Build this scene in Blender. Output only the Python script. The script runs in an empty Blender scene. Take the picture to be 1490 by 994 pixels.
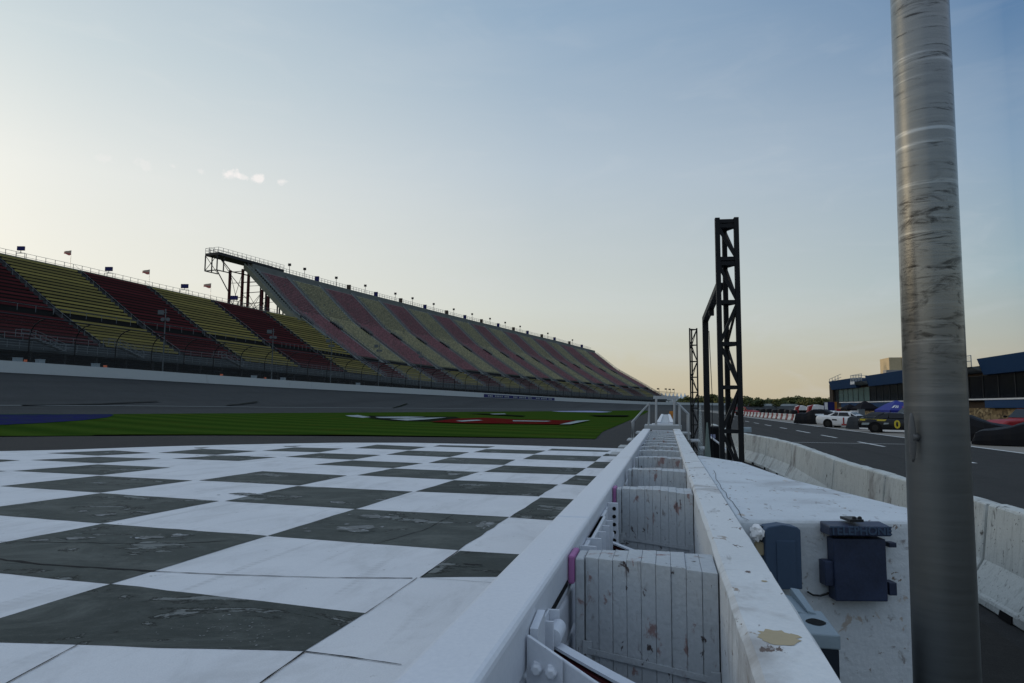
import bpy, bmesh, math, random
import numpy as np
from mathutils import Vector, Matrix
random.seed(7)
rng = np.random.default_rng(7)
S = bpy.context.scene
COL = S.collection
PI = math.pi

# ------------------------------------------------------------------ camera frame
F0, CX, CY, EYE = 1000., 745., 497., 1.67
YAW, PITCH, ROLL = math.atan(.223), math.atan(.093), math.radians(.4)
FW = np.array([-math.sin(YAW)*math.cos(PITCH), math.cos(YAW)*math.cos(PITCH), math.sin(PITCH)])
_r = np.array([math.cos(YAW), math.sin(YAW), 0.]); _u = np.cross(_r, FW)
RT = math.cos(ROLL)*_r + math.sin(ROLL)*_u
UP = -math.sin(ROLL)*_r + math.cos(ROLL)*_u
CAM = np.array([0, 0, EYE])
def ray(x, y): return FW + RT*(x-CX)/F0 - UP*(y-CY)/F0
def proj(p):
    d = np.array(p, float)-CAM; z = d @ FW
    return CX+F0*(d @ RT)/z, CY-F0*(d @ UP)/z, z
def atz(x, y, z=0.):
    d = ray(x, y); return CAM + d*((z-EYE)/d[2])
def atX(x, y, X): d = ray(x, y); return CAM + d*(X/d[0])
def atY(x, y, Y): d = ray(x, y); return CAM + d*(Y/d[1])
def atD(x, y, D): return CAM + ray(x, y)*D
def atP(x, y, p0, n):
    d = ray(x, y); return CAM + d*(((np.array(p0)-CAM) @ np.array(n))/(d @ np.array(n)))

# ------------------------------------------------------------------ materials
def lin(c):
    return tuple((v/255./12.92 if v/255. <= .04045 else ((v/255.+.055)/1.055)**2.4) for v in c)
class NT:
    def __init__(s, tree): s.t = tree; s.n = tree.nodes; s.l = tree.links
    def new(s, typ, **kw):
        nd = s.n.new(typ)
        for k, v in kw.items():
            if k.startswith('i_'):
                key = k[2:]; key = int(key) if key.isdigit() else key.replace('_', ' ')
                s.put(nd.inputs[key], v)
            else: setattr(nd, k, v)
        return nd
    def put(s, sock, v):
        if isinstance(v, bpy.types.NodeSocket): s.l.new(v, sock)
        elif isinstance(v, (tuple, list)) and len(v) == 3 and sock.type == 'RGBA': sock.default_value = (*v, 1)
        else: sock.default_value = v
    def math(s, op, a, b=0., c=None, clamp=False):
        nd = s.n.new('ShaderNodeMath'); nd.operation = op; nd.use_clamp = clamp
        s.put(nd.inputs[0], a); s.put(nd.inputs[1], b)
        if c is not None: s.put(nd.inputs[2], c)
        return nd.outputs[0]
    def vmath(s, op, a, b):
        nd = s.n.new('ShaderNodeVectorMath'); nd.operation = op
        s.put(nd.inputs[0], a); s.put(nd.inputs[1], b)
        return nd.outputs[1] if op in ('DOT_PRODUCT', 'LENGTH', 'DISTANCE') else nd.outputs[0]
    def mix(s, f, a, b, bt='MIX'):
        nd = s.n.new('ShaderNodeMix'); nd.data_type = 'RGBA'; nd.blend_type = bt
        s.put(nd.inputs[0], f); s.put(nd.inputs[6], a); s.put(nd.inputs[7], b)
        return nd.outputs[2]
    def noise(s, vec, scale, detail=4., rough=.55, dist=0.):
        nd = s.n.new('ShaderNodeTexNoise'); s.put(nd.inputs['Vector'], vec)
        nd.inputs['Scale'].default_value = scale; nd.inputs['Detail'].default_value = detail
        nd.inputs['Roughness'].default_value = rough; nd.inputs['Distortion'].default_value = dist
        return nd.outputs[0]
    def step(s, v, a, b):
        nd = s.n.new('ShaderNodeMapRange'); nd.interpolation_type = 'SMOOTHSTEP'
        s.put(nd.inputs[0], v); s.put(nd.inputs[1], a); s.put(nd.inputs[2], b); return nd.outputs[0]
    def scale(s, v, sc):
        nd = s.n.new('ShaderNodeMapping'); s.put(nd.inputs[0], v); nd.inputs['Scale'].default_value = sc; return nd.outputs[0]
    def xyz(s, v):
        nd = s.n.new('ShaderNodeSeparateXYZ'); s.put(nd.inputs[0], v); return nd.outputs
    def ramp(s, v, stops, interp='LINEAR'):
        nd = s.n.new('ShaderNodeValToRGB'); s.put(nd.inputs[0], v); e = nd.color_ramp; e.interpolation = interp
        while len(e.elements) < len(stops): e.elements.new(.5)
        for el, (p, c) in zip(e.elements, stops): el.position = p; el.color = (*c, 1)
        return nd.outputs[0]
MATS = {}
def base_mat(name):
    m = bpy.data.materials.new(name); m.use_nodes = True; MATS[name] = m
    nt = NT(m.node_tree); b = nt.n['Principled BSDF']
    geo = nt.new('ShaderNodeNewGeometry')
    return m, nt, b, geo.outputs['Position']
def bump(nt, b, h, strength=.3, dist=.01):
    bp = nt.new('ShaderNodeBump', i_Height=h, i_Strength=strength, i_Distance=dist); nt.l.new(bp.outputs[0], b.inputs['Normal'])
def M(name, col, rough=.6, metal=0., var=.18, sc=3., bmp=0., bsc=40., spec=None, fine=.08):
    """plain surface with two scales of tonal wear"""
    m, nt, b, P = base_mat(name)
    if spec is None: spec = .12 if max(col) < .2 and rough >= .5 else .4
    n1 = nt.noise(P, sc, 5., .6); n2 = nt.noise(P, sc*14, 3.)
    f = nt.math('ADD', nt.math('MULTIPLY', nt.math('SUBTRACT', n1, .5), var*2), nt.math('MULTIPLY', nt.math('SUBTRACT', n2, .5), fine*2))
    k = nt.math('ADD', f, 1.)
    sc_ = nt.new('ShaderNodeVectorMath', operation='SCALE'); sc_.inputs[0].default_value = col; nt.l.new(k, sc_.inputs['Scale'])
    nt.l.new(sc_.outputs[0], b.inputs['Base Color'])
    nt.put(b.inputs['Roughness'], nt.math('ADD', nt.math('MULTIPLY', nt.math('SUBTRACT', n1, .5), .25), rough))
    b.inputs['Metallic'].default_value = metal; b.inputs['Specular IOR Level'].default_value = spec
    if bmp: bump(nt, b, nt.noise(P, bsc, 4.), bmp, .01)
    return m
def paint(name, col, layers, rough=.55, bmp=.25, bsc=30., var=.1, streak=0.):
    """painted surface with chips and stains; layers = (colour, noise scale, lo, hi, stretch)"""
    m, nt, b, P = base_mat(name)
    n1 = nt.noise(P, 2.2, 6., .6)
    c = nt.mix(n1, tuple(v*(1-var) for v in col), tuple(min(1, v*(1+var)) for v in col))
    n2 = nt.noise(P, 60., 3.)
    c = nt.mix(.16, c, nt.mix(n2, (0, 0, 0), (1, 1, 1)), 'OVERLAY')
    if streak:
        ns = nt.noise(nt.scale(P, (9, 9, .7)), 2.5, 4.)
        c = nt.mix(nt.math('MULTIPLY', nt.step(ns, .5, .75), streak), c, tuple(v*.45 for v in col))
    for (lc, s, lo, hi, st) in layers:
        n = nt.noise(nt.scale(P, st), s, 7., .62, .4)
        c = nt.mix(nt.step(n, lo, hi), c, lc)
    nt.l.new(c, b.inputs['Base Color']); b.inputs['Roughness'].default_value = rough
    bump(nt, b, nt.math('ADD', nt.noise(P, bsc, 5.), nt.math('MULTIPLY', n1, .5)), bmp, .01)
    return m

M('galv', (.36, .38, .40), .5, .6, .15, 4)
M('black_steel', (.007, .008, .010), .5, .0, .3, 3, spec=.2)
M('dark_metal', (.03, .032, .035), .5, .3)
M('grey_rail', (.15, .17, .18), .6, .3)
M('concrete', (.26, .25, .23), .85, 0, .25, 1.2, .3)
M('dark_concrete', (.10, .105, .105), .85, 0, .25, .6, .2)
M('stall_concrete', (.21, .19, .165), .85, 0, .22, .5, .2)
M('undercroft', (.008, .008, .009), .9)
M('pole_grey', (.10, .115, .125), .6, .2)
M('cleat_metal', (.13, .13, .13), .5, .3)
M('orange', (.55, .10, .02), .5)
M('pink_foam', (.34, .13, .30), .7, 0, .25, 9, .2)
M('blue_box', (.020, .031, .066), .5, 0, .7, 5, .2, 30, .4, .3)
M('grey_box', (.055, .085, .135), .5, 0, .1, 5)
M('pale_box', (.24, .30, .34), .45, 0, .12, 5)
M('dark_box', (.02, .026, .036), .5)
M('rope', (.35, .36, .34), .8)
M('rubber', (.008, .008, .008), .7)
M('rim', (.02, .02, .02), .4, .5)
M('car_white', (.62, .62, .62), .25, 0, .04)
M('car_black', (.009, .010, .012), .3, 0, .1, spec=.25)
M('car_red', (.27, .014, .018), .45)
M('car_yellow', (.50, .40, .03), .3)
M('glass_dark', (.006, .007, .009), .12, 0, .1, spec=.3)
M('cover_black', (.007, .007, .009), .55, 0, .3, 2, .5, 3)
M('cover_grey', (.045, .048, .052), .8, 0, .3, 2, .5, 4)
M('tent_black', (.010, .009, .012), .8)
M('tent_blue', (.012, .022, .22), .6)
M('white_cloth', (.70, .70, .70), .8)
M('far_tent', (.55, .60, .64), .9, 0, .1, .1)
M('fascia_blue', (.016, .050, .125), .6, 0, .12, .3)
M('tan_block', (.40, .33, .21), .8)
M('roof_grey', (.22, .22, .22), .8)
M('brown_wall', (.06, .045, .035), .8)
M('amber', (.45, .17, .02), .6)
M('bark', (.05, .035, .025), .9)
M('flag_red', (.42, .13, .11), .8)
M('flag_pale', (.40, .30, .24), .8)
M('navy', (.018, .02, .10), .6)
M('col_red', (.055, .012, .014), .6)
M('white_line', (.62, .63, .62), .7, 0, .2, 2)
M('faded_line', (.12, .13, .13), .8, 0, .3, 2)
M('tarp_green', (.10, .13, .12), .7)
M('pink_glass', (.24, .07, .09), .35)
M('bench_red', (.085, .017, .021), .6, 0, .3, .35)
M('bench_yellow', (.24, .205, .055), .6, 0, .22, .35)
M('chair_red', (.20, .082, .095), .6, 0, .3, .3)
M('chair_yellow', (.265, .25, .145), .6, 0, .25, .3)
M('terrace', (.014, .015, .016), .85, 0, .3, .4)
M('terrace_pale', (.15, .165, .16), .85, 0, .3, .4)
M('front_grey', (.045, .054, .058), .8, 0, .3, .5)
M('side_steel', (.14, .155, .125), .7, 0, .3, .6)
M('water_white', (.62, .62, .60), .6)
M('water_red', (.26, .06, .05), .6)
M('logo_red', (.105, .007, .010), .9, 0, .25, .8, spec=0.)
M('logo_white', (.30, .34, .35), .9, 0, .25, .8, spec=0.)
M('logo_black', (.012, .014, .012), .9, spec=0.)
M('logo_blue', (.022, .024, .085), .9, 0, .3, .5, spec=0.)
M('lavender', (.30, .32, .48), .9, 0, .4, 1., spec=0.)
M('crack', (.02, .021, .022), .95)
M('glass_sky_tint', (.10, .16, .15), .15)  # lighter greenish glass, sky reflection put into the colour; panes do not glow

paint('steel_white', (.57, .60, .655), [((.44, .46, .49), 1.6, .54, .80, (1, .25, 1)), ((.33, .34, .35), 22., .70, .76, (1, .12, 1)), ((.16, .14, .13), 34., .735, .76, (1, .6, 1))], .42, .05, 50, .05)
paint('pit_concrete', (.62, .64, .65), [((.36, .35, .34), 1.6, .54, .72, (1, 1, 1)), ((.30, .24, .19), 5.2, .645, .67, (1, .6, 1)), ((.25, .24, .23), 9., .60, .72, (1, .3, 1)), ((.12, .085, .07), 15., .635, .66, (1, .35, 1))], .7, .5, 26)
paint('slab_paint', (.56, .60, .635), [((.40, .42, .44), 1.3, .5, .74, (1, 1, 1)), ((.42, .37, .33), 4.6, .645, .69, (1, .6, 1)), ((.26, .25, .25), 11., .60, .70, (1, .3, 1)), ((.20, .16, .13), 16., .635, .67, (1, .4, 1))], .75, .7, 18)
paint('jersey_paint', (.50, .52, .50), [((.22, .21, .20), 1.3, .5, .75, (1, 1, 1)), ((.08, .075, .07), 9., .60, .70, (1, 1, .6)), ((.06, .055, .05), 40., .62, .68, (1, 1, 1))], .75, .4, 24, .1, .5)
paint('foam_paint', (.40, .43, .455), [((.31, .30, .30), 2.5, .52, .7, (1, 1, .4)), ((.24, .16, .155), 10.0, .60, .66, (1, 1, .6)), ((.22, .21, .21), 26., .60, .70, (1, 1, .25)), ((.06, .045, .045), 19., .63, .68, (1, 1, .5))], .65, .5, 30)
paint('outer_wall', (.38, .42, .44), [((.22, .23, .24), .4, .62, .75, (1, 1, .4))], .6, .1, 6, .05)

for nm in ('chair_red', 'chair_yellow', 'bench_red', 'bench_yellow'):       # every seat has faded a little differently
    t_ = NT(MATS[nm].node_tree); b_ = t_.n['Principled BSDF']; src_ = b_.inputs['Base Color'].links[0].from_socket; g_ = t_.new('ShaderNodeNewGeometry')
    k_ = t_.new('ShaderNodeVectorMath', operation='SCALE'); t_.l.new(src_, k_.inputs[0]); w_ = .34 if 'chair' in nm else .22
    t_.l.new(t_.math('ADD', t_.math('MULTIPLY', g_.outputs['Random Per Island'], 2*w_), 1-w_), k_.inputs['Scale']); t_.l.new(k_.outputs[0], b_.inputs['Base Color'])
def m_asphalt(name, col, patch=0., tint=(1, 1, 1), streaks=None):
    m, nt, b, P = base_mat(name)
    n1 = nt.noise(P, .35, 6., .65); n2 = nt.noise(P, 4., 6., .7); n3 = nt.noise(P, 110., 2.)
    c = nt.mix(n1, tuple(v*.72 for v in col), tuple(v*1.28 for v in col))
    c = nt.mix(nt.math('MULTIPLY', nt.step(n2, .45, .75), .5), c, tuple(v*1.7 for v in col))
    c = nt.mix(.35, c, nt.mix(n3, (0, 0, 0), (1, 1, 1)), 'OVERLAY')
    if streaks:
        ns = nt.noise(nt.scale(P, streaks), 1., 5., .6)
        c = nt.mix(nt.math('MULTIPLY', nt.step(ns, .48, .7), .45), c, tuple(v*.5 for v in col))
    if patch:
        pm = nt.noise(nt.scale(P, (.7, 1.1, 1)), .9, 9., .72, .8)
        c = nt.mix(nt.math('MULTIPLY', nt.step(pm, .44, .66), .75), c, (.12, .13, .12))
        c = nt.mix(nt.math('MULTIPLY', nt.step(nt.noise(nt.scale(P, (1, 1, 1)), 24., 6., .75), .60, .70), .5), c, (.17, .18, .175))
        npn = nt.noise(nt.scale(P, (.8, 1.25, 1)), .95, 8., .68, .6)
        fine = nt.noise(P, 9., 5., .7)
        k = nt.math('ADD', npn, nt.math('MULTIPLY', nt.math('SUBTRACT', fine, .5), .12))
        c = nt.mix(nt.math('MULTIPLY', nt.step(k, .585, .61), .75), c, (.19, .205, .20))
        c = nt.mix(nt.math('MULTIPLY', nt.math('SUBTRACT', nt.step(k, .565, .585), nt.step(k, .592, .61)), .8), c, (.012, .013, .012))
    nt.l.new(c, b.inputs['Base Color']); b.inputs['Roughness'].default_value = .9; b.inputs['Specular IOR Level'].default_value = .15
    bump(nt, b, nt.math('ADD', n3, n2), .5, .008)
    return m
m_asphalt('asphalt', (.030, .030, .030))
m_asphalt('road_asphalt', (.034, .034, .033), 0, streaks=(1.6, .02, 1))
m_asphalt('dirt', (.028, .027, .025))
m_asphalt('tile_dark', (.050, .058, .054), 1)
m_asphalt('tile_worn', (.064, .073, .068), 1)
m_asphalt('track_asphalt', (.036, .039, .040), 0, streaks=(.25, .012, .25))

def m_tile_white():
    m, nt, b, P = base_mat('tile_white')
    n1 = nt.noise(P, .8, 6., .6); n2 = nt.noise(P, 90., 3.)
    c = nt.mix(n1, (.55, .565, .59), (.69, .70, .715))
    c = nt.mix(.2, c, nt.mix(n2, (0, 0, 0), (1, 1, 1)), 'OVERLAY')
    # faint tyre tracks
    q = nt.scale(P, (2.2, .16, 1)); ns = nt.noise(q, 1.6, 4., .6, .3)
    tread = nt.math('SINE', nt.math('MULTIPLY', nt.xyz(nt.vmath('ADD', P, (0, 0, 0)))[1], 70.))
    k = nt.math('MULTIPLY', nt.step(ns, .56, .72), nt.math('ADD', nt.math('MULTIPLY', tread, .12), .26))
    c = nt.mix(k, c, (.30, .30, .30))
    gr = nt.noise(nt.scale(P, (1, .5, 1)), 1.7, 8., .7, .5); c = nt.mix(nt.math('MULTIPLY', nt.step(gr, .44, .72), .46), c, (.40, .405, .41))
    chip = nt.noise(P, 5.5, 8., .7); chip2 = nt.noise(P, 1.1, 3.)
    c = nt.mix(nt.math('MULTIPLY', nt.step(chip, .64, .68), nt.step(chip2, .42, .58)), c, (.28, .28, .27))
    nt.l.new(c, b.inputs['Base Color']); b.inputs['Roughness'].default_value = .8; b.inputs['Specular IOR Level'].default_value = .3
    bump(nt, b, nt.math('ADD', n2, nt.noise(P, 14., 4.)), .45, .006)
m_tile_white()
paint('peel_grey', (.13, .14, .138), [((.30, .32, .33), 6., .50, .66, (1, 1, 1)), ((.06, .065, .063), 9., .56, .66, (1, .6, 1))], .9, .4, 30, .25)
def m_grass():
    m, nt, b, P = base_mat('grass')
    x, y, z = nt.xyz(P)
    w = nt.math('SINE', nt.math('MULTIPLY', nt.math('ADD', x, nt.math('MULTIPLY', y, 2.4)), .55))
    n1 = nt.noise(P, .25, 6., .65); n2 = nt.noise(P, 6., 4., .7)
    c = nt.mix(nt.math('ADD', nt.math('MULTIPLY', w, .22), .5, clamp=True), (.014, .040, .006), (.050, .088, .014))
    c = nt.mix(nt.math('MULTIPLY', nt.step(n1, .5, .72), .6), c, (.058, .058, .010))
    c = nt.mix(.4, c, nt.mix(n2, (0, 0, 0), (1, 1, 1)), 'OVERLAY')
    nt.l.new(c, b.inputs['Base Color']); b.inputs['Roughness'].default_value = 1.; b.inputs['Specular IOR Level'].default_value = 0.
    bump(nt, b, n2, .6, .05)
m_grass()
for nm in ('logo_red', 'logo_white', 'logo_black', 'logo_blue', 'lavender'):      # turf shows through the paint
    t_ = NT(MATS[nm].node_tree); b_ = t_.n['Principled BSDF']; src_ = b_.inputs['Base Color'].links[0].from_socket; p_ = t_.new('ShaderNodeNewGeometry').outputs['Position']
    k_ = t_.math('MULTIPLY', t_.step(t_.noise(t_.scale(p_, (1, 1, .1)), .9, 8., .75), .46, .66), .65)
    t_.l.new(t_.mix(k_, src_, (.030, .050, .010) if nm != 'lavender' else (.05, .055, .06)), b_.inputs['Base Color'])
M('far_ground', (.035, .045, .018), .95, 0, .3, .02)
def m_pole():
    m, nt, b, P = base_mat('pole_metal')
    q = nt.scale(P, (1.2, 1.2, 30)); n1 = nt.noise(q, 1.3, 6., .65, .2)
    q2 = nt.scale(P, (4, 4, 34)); n2 = nt.noise(q2, 1.1, 8., .7, .9)
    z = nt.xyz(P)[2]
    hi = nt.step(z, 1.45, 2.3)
    c = nt.mix(n1, nt.mix(hi, (.10, .11, .115), (.14, .14, .135)), nt.mix(hi, (.15, .16, .165), (.30, .295, .28)))  # darker tone below paints in reflected dark ground; brighter scuffed metal above
    smb = nt.math('MULTIPLY', nt.step(nt.noise(nt.scale(P, (7, 7, 16)), .9, 6., .65, 1.), .50, .66), nt.math('MULTIPLY', nt.step(z, 1.75, 1.95), nt.step(z, 2.75, 2.45)))
    scuff = nt.math('MAXIMUM', nt.math('MULTIPLY', smb, .9), nt.math('MULTIPLY', nt.step(n2, .53, .66), nt.math('ADD', nt.math('MULTIPLY', hi, .8), .03)))
    c = nt.mix(scuff, c, (.03, .028, .026))
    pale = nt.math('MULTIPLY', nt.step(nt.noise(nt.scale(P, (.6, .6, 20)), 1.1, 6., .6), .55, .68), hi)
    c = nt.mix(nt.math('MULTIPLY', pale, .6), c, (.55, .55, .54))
    nt.l.new(c, b.inputs['Base Color']); b.inputs['Metallic'].default_value = .9
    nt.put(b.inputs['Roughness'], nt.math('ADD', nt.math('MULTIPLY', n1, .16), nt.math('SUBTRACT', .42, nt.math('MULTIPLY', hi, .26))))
    bump(nt, b, n1, .18, .004)
m_pole()
def m_stone():
    m, nt, b, P = base_mat('stone')
    v = nt.new('ShaderNodeTexVoronoi'); nt.put(v.inputs['Vector'], nt.scale(P, (1, 1, 1.6))); v.inputs['Scale'].default_value = 2.6
    sp = nt.xyz(v.outputs['Color'])[0]
    c = nt.ramp(sp, [(0, (.07, .045, .02)), (.5, (.22, .15, .07)), (1, (.36, .27, .14))])
    nt.l.new(c, b.inputs['Base Color']); b.inputs['Roughness'].default_value = .9
m_stone()
def m_leaf(name, a, bcol):
    m, nt, b, P = base_mat(name)
    n = nt.noise(P, .5, 3.); nt.l.new(nt.mix(nt.step(n, .35, .65), a, bcol), b.inputs['Base Color']); b.inputs['Roughness'].default_value = .8
m_leaf('leaf_a', (.035, .055, .014), (.075, .09, .022))
m_leaf('leaf_b', (.028, .045, .014), (.06, .075, .02))
m_leaf('leaf_c', (.045, .055, .012), (.095, .095, .02))
def m_mesh():
    m, nt, b, P = base_mat('chainlink')
    tr = nt.new('ShaderNodeBsdfTransparent'); mx = nt.new('ShaderNodeMixShader'); mx.inputs[0].default_value = .16
    b.inputs['Base Color'].default_value = (.10, .11, .12, 1)
    out = nt.n['Material Output']; nt.l.new(tr.outputs[0], mx.inputs[1]); nt.l.new(b.outputs[0], mx.inputs[2]); nt.l.new(mx.outputs[0], out.inputs[0])
m_mesh()
def m_clear():
    m, nt, b, P = base_mat('clear_plastic')
    tr = nt.new('ShaderNodeBsdfTransparent'); mx = nt.new('ShaderNodeMixShader')
    n = nt.noise(nt.scale(P, (1, 1, .3)), 5., 5.)
    nt.put(mx.inputs[0], nt.math('ADD', nt.math('MULTIPLY', n, .5), .05, clamp=True))
    b.inputs['Base Color'].default_value = (.4, .45, .46, 1); b.inputs['Roughness'].default_value = .3
    out = nt.n['Material Output']; nt.l.new(tr.outputs[0], mx.inputs[1]); nt.l.new(b.outputs[0], mx.inputs[2]); nt.l.new(mx.outputs[0], out.inputs[0])
m_clear()

# ------------------------------------------------------------------ mesh builder
class MB:
    def __init__(s): s.v = []; s.f = []; s.m = []; s.c = 0
    def add(s, vs, fs, m=None):
        o = len(s.v); s.v += [tuple(map(float, p)) for p in vs]
        s.f += [tuple(i+o for i in f) for f in fs]; s.m += [s.c if m is None else m]*len(fs); return s
    def quad(s, a, b, c, d): return s.add([a, b, c, d], [(0, 1, 2, 3)])
    def poly(s, pts): return s.add(pts, [tuple(range(len(pts)))])
    def box(s, lo, hi):
        x0, y0, z0 = lo; x1, y1, z1 = hi
        return s.hexa([(x0, y0, z0), (x1, y0, z0), (x1, y1, z0), (x0, y1, z0)], [(x0, y0, z1), (x1, y0, z1), (x1, y1, z1), (x0, y1, z1)])
    def hexa(s, b, t):
        return s.add(list(b)+list(t), [(3, 2, 1, 0), (4, 5, 6, 7), (0, 1, 5, 4), (1, 2, 6, 5), (2, 3, 7, 6), (3, 0, 4, 7)])
    def prism(s, pts, z0, z1):
        n = len(pts); vs = [(p[0], p[1], z0) for p in pts]+[(p[0], p[1], z1) for p in pts]
        return s.add(vs, [tuple(range(n))[::-1], tuple(range(n, 2*n))]+[(i, (i+1) % n, n+(i+1) % n, n+i) for i in range(n)])
    def beam(s, p, q, w, h=None, up=(0, 0, 1)):
        h = w if h is None else h
        p = Vector(p); q = Vector(q); d = (q-p).normalized(); u = Vector(up)
        if abs(d.dot(u)) > .98: u = Vector((1, 0, 0))
        a = d.cross(u).normalized()*w/2; b = a.cross(d).normalized()*h/2
        return s.add([p-a-b, p+a-b, p+a+b, p-a+b, q-a-b, q+a-b, q+a+b, q-a+b],
                     [(0, 1, 2, 3), (7, 6, 5, 4), (0, 4, 5, 1), (1, 5, 6, 2), (2, 6, 7, 3), (3, 7, 4, 0)])
    def tube(s, pts, r, n=8, r2=None, cap=True):
        pts = [Vector(p) for p in pts]; k = len(pts); vs = []; fs = []
        for i, p in enumerate(pts):
            d = (pts[min(i+1, k-1)]-pts[max(i-1, 0)]).normalized()
            u = Vector((0, 0, 1)) if abs(d.z) < .95 else Vector((1, 0, 0))
            a = d.cross(u).normalized(); b = a.cross(d)
            rr = r if r2 is None else r+(r2-r)*i/(k-1)
            vs += [p+(a*math.cos(2*PI*j/n)+b*math.sin(2*PI*j/n))*rr for j in range(n)]
        for i in range(k-1):
            fs += [(i*n+j, i*n+(j+1) % n, (i+1)*n+(j+1) % n, (i+1)*n+j) for j in range(n)]
        if cap: fs += [tuple(range(n))[::-1], tuple(range((k-1)*n, k*n))]
        return s.add(vs, fs)
    def lathe(s, prof, o, axis='z', n=20):
        vs = []; k = len(prof)
        for r, z in prof:
            for j in range(n):
                a = 2*PI*j/n; c, d = r*math.cos(a), r*math.sin(a)
                p = {'z': (c, d, z), 'y': (c, z, d), 'x': (z, c, d)}[axis]
                vs.append((o[0]+p[0], o[1]+p[1], o[2]+p[2]))
        fs = [(i*n+j, i*n+(j+1) % n, (i+1)*n+(j+1) % n, (i+1)*n+j) for i in range(k-1) for j in range(n)]
        fs += [tuple(range(n))[::-1], tuple(range((k-1)*n, k*n))]
        return s.add(vs, fs)
    def loft(s, rings, closed=True, caps=True):
        n = len(rings[0]); vs = [p for r in rings for p in r]; fs = []
        for i in range(len(rings)-1):
            for j in range(n if closed else n-1):
                fs.append((i*n+j, i*n+(j+1) % n, (i+1)*n+(j+1) % n, (i+1)*n+j))
        if caps and closed: fs += [tuple(range(n))[::-1], tuple(range((len(rings)-1)*n, len(rings)*n))]
        return s.add(vs, fs)
    def build(s, name, mats, parent=None, smooth=False, bev=0., seg=2, fix=True):
        me = bpy.data.meshes.new(name); me.from_pydata(s.v, [], s.f)
        mats = mats if isinstance(mats, (list, tuple)) else [mats]
        for m in mats: me.materials.append(MATS[m])
        me.polygons.foreach_set('material_index', s.m)
        if fix and len(s.f) < 60000:
            bm = bmesh.new(); bm.from_mesh(me); bmesh.ops.recalc_face_normals(bm, faces=bm.faces[:]); bm.to_mesh(me); bm.free()
        if smooth: me.polygons.foreach_set('use_smooth', [True]*len(me.polygons))
        me.update()
        o = bpy.data.objects.new(name, me); COL.objects.link(o)
        if parent is not None:
            o.parent = parent; o.matrix_parent_inverse = parent.matrix_basis.inverted()
        if bev:
            md = o.modifiers.new('edge', 'BEVEL'); md.width = bev; md.segments = seg; md.limit_method = 'ANGLE'; md.angle_limit = math.radians(38)
            md.harden_normals = False
        return o
def tag(o, label, cat, group=None, kind=None):
    if label: o['label'] = label
    if cat: o['category'] = cat
    if group: o['group'] = group
    if kind: o['kind'] = kind
    return o
def empty(name, loc, label, cat, group=None):
    o = bpy.data.objects.new(name, None); o.location = tuple(map(float, loc)); o.empty_display_size = .2; COL.objects.link(o)
    return tag(o, label, cat, group)
def struct(name, mb, m, **k):
    o = mb.build(name, m, **k); o['kind'] = 'structure'; return o
def kids(o, _c=None):
    return [c for c in COL.objects if c.parent == o]
def dup(o, loc, rot=None, label=None, parent=None):
    """copy a thing with its parts and sub-parts"""
    src = kids(o)
    c = o.copy(); COL.objects.link(c)
    if parent is not None:
        mpi = o.matrix_parent_inverse.copy(); c.parent = parent; c.matrix_parent_inverse = mpi
    for k in src: dup(k, None, parent=c)
    if loc is not None: c.location = tuple(map(float, loc))
    if rot is not None: c.rotation_euler = (0, 0, rot)
    if label: c['label'] = label
    return c
def text_mesh(txt, size, depth=.004, bold=0.):
    cu = bpy.data.curves.new('t', 'FONT'); cu.body = txt; cu.size = size; cu.extrude = depth; cu.align_x = 'CENTER'; cu.align_y = 'CENTER'; cu.offset = bold
    o = bpy.data.objects.new('t', cu); COL.objects.link(o)
    dg = bpy.context.evaluated_depsgraph_get(); me = bpy.data.meshes.new_from_object(o.evaluated_get(dg))
    bpy.data.objects.remove(o); return me
def text_obj(name, txt, size, m, M4, parent, depth=.004, bold=0., sx=1.):
    me = text_mesh(txt, size, depth, bold); me.materials.clear(); me.materials.append(MATS[m])
    me.transform(M4 @ Matrix.Diagonal((sx, 1, 1, 1)))
    o = bpy.data.objects.new(name, me); COL.objects.link(o); o.parent = parent; o.matrix_parent_inverse = parent.matrix_basis.inverted()
    return o
ORD = ['nearest', 'second', 'third', 'fourth', 'fifth', 'sixth', 'seventh', 'eighth', 'ninth', 'tenth', 'eleventh', 'twelfth', 'thirteenth', 'fourteenth', 'fifteenth', 'sixteenth', 'seventeenth', 'eighteenth', 'nineteenth', 'twentieth',
       'twenty-first', 'twenty-second', 'twenty-third', 'twenty-fourth', 'twenty-fifth', 'twenty-sixth', 'twenty-seventh', 'twenty-eighth', 'twenty-ninth', 'thirtieth', 'thirty-first', 'thirty-second']

# ================================================================== outer track curve
CO = (-1.5962408610248526e-07, 0.000560621179639915, 0.01582370611953676, -82.56273328742601)
def bx(t): return ((CO[0]*t+CO[1])*t+CO[2])*t+CO[3]
def bdx(t): return (3*CO[0]*t+2*CO[1])*t+CO[2]
T_ARC = 420.; R_ARC = 330.
def P(t, off):
    """point on the wall curve at station t, off metres outward"""
    if t <= T_ARC:
        d = bdx(t); l = math.hypot(d, 1); nx, ny = -1/l, d/l
        return np.array([bx(t)+off*nx, t+off*ny])
    d = bdx(T_ARC); a0 = math.atan(d)                 # heading angle from +Y towards +X
    a = a0+(t-T_ARC)/R_ARC
    l = math.hypot(d, 1); cx = bx(T_ARC)+R_ARC/l; cy = T_ARC-R_ARC*d/l
    nx, ny = -math.cos(a), math.sin(a)
    return np.array([cx+(R_ARC+off)*nx, cy+(R_ARC+off)*ny])
zW = lambda t: float(np.interp(t, [-60, 68, 88, 119, 184, 280, 373, 700], [5.3, 5.27, 5.16, 4.85, 4.37, 3.4, 2.6, 2.7]))
zL = lambda t: float(np.interp(t, [-60, 53, 69, 93, 147, 194, 373, 700], [1.36, 1.30, 1.29, 1.12, .87, .62, .35, .35]))
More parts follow.
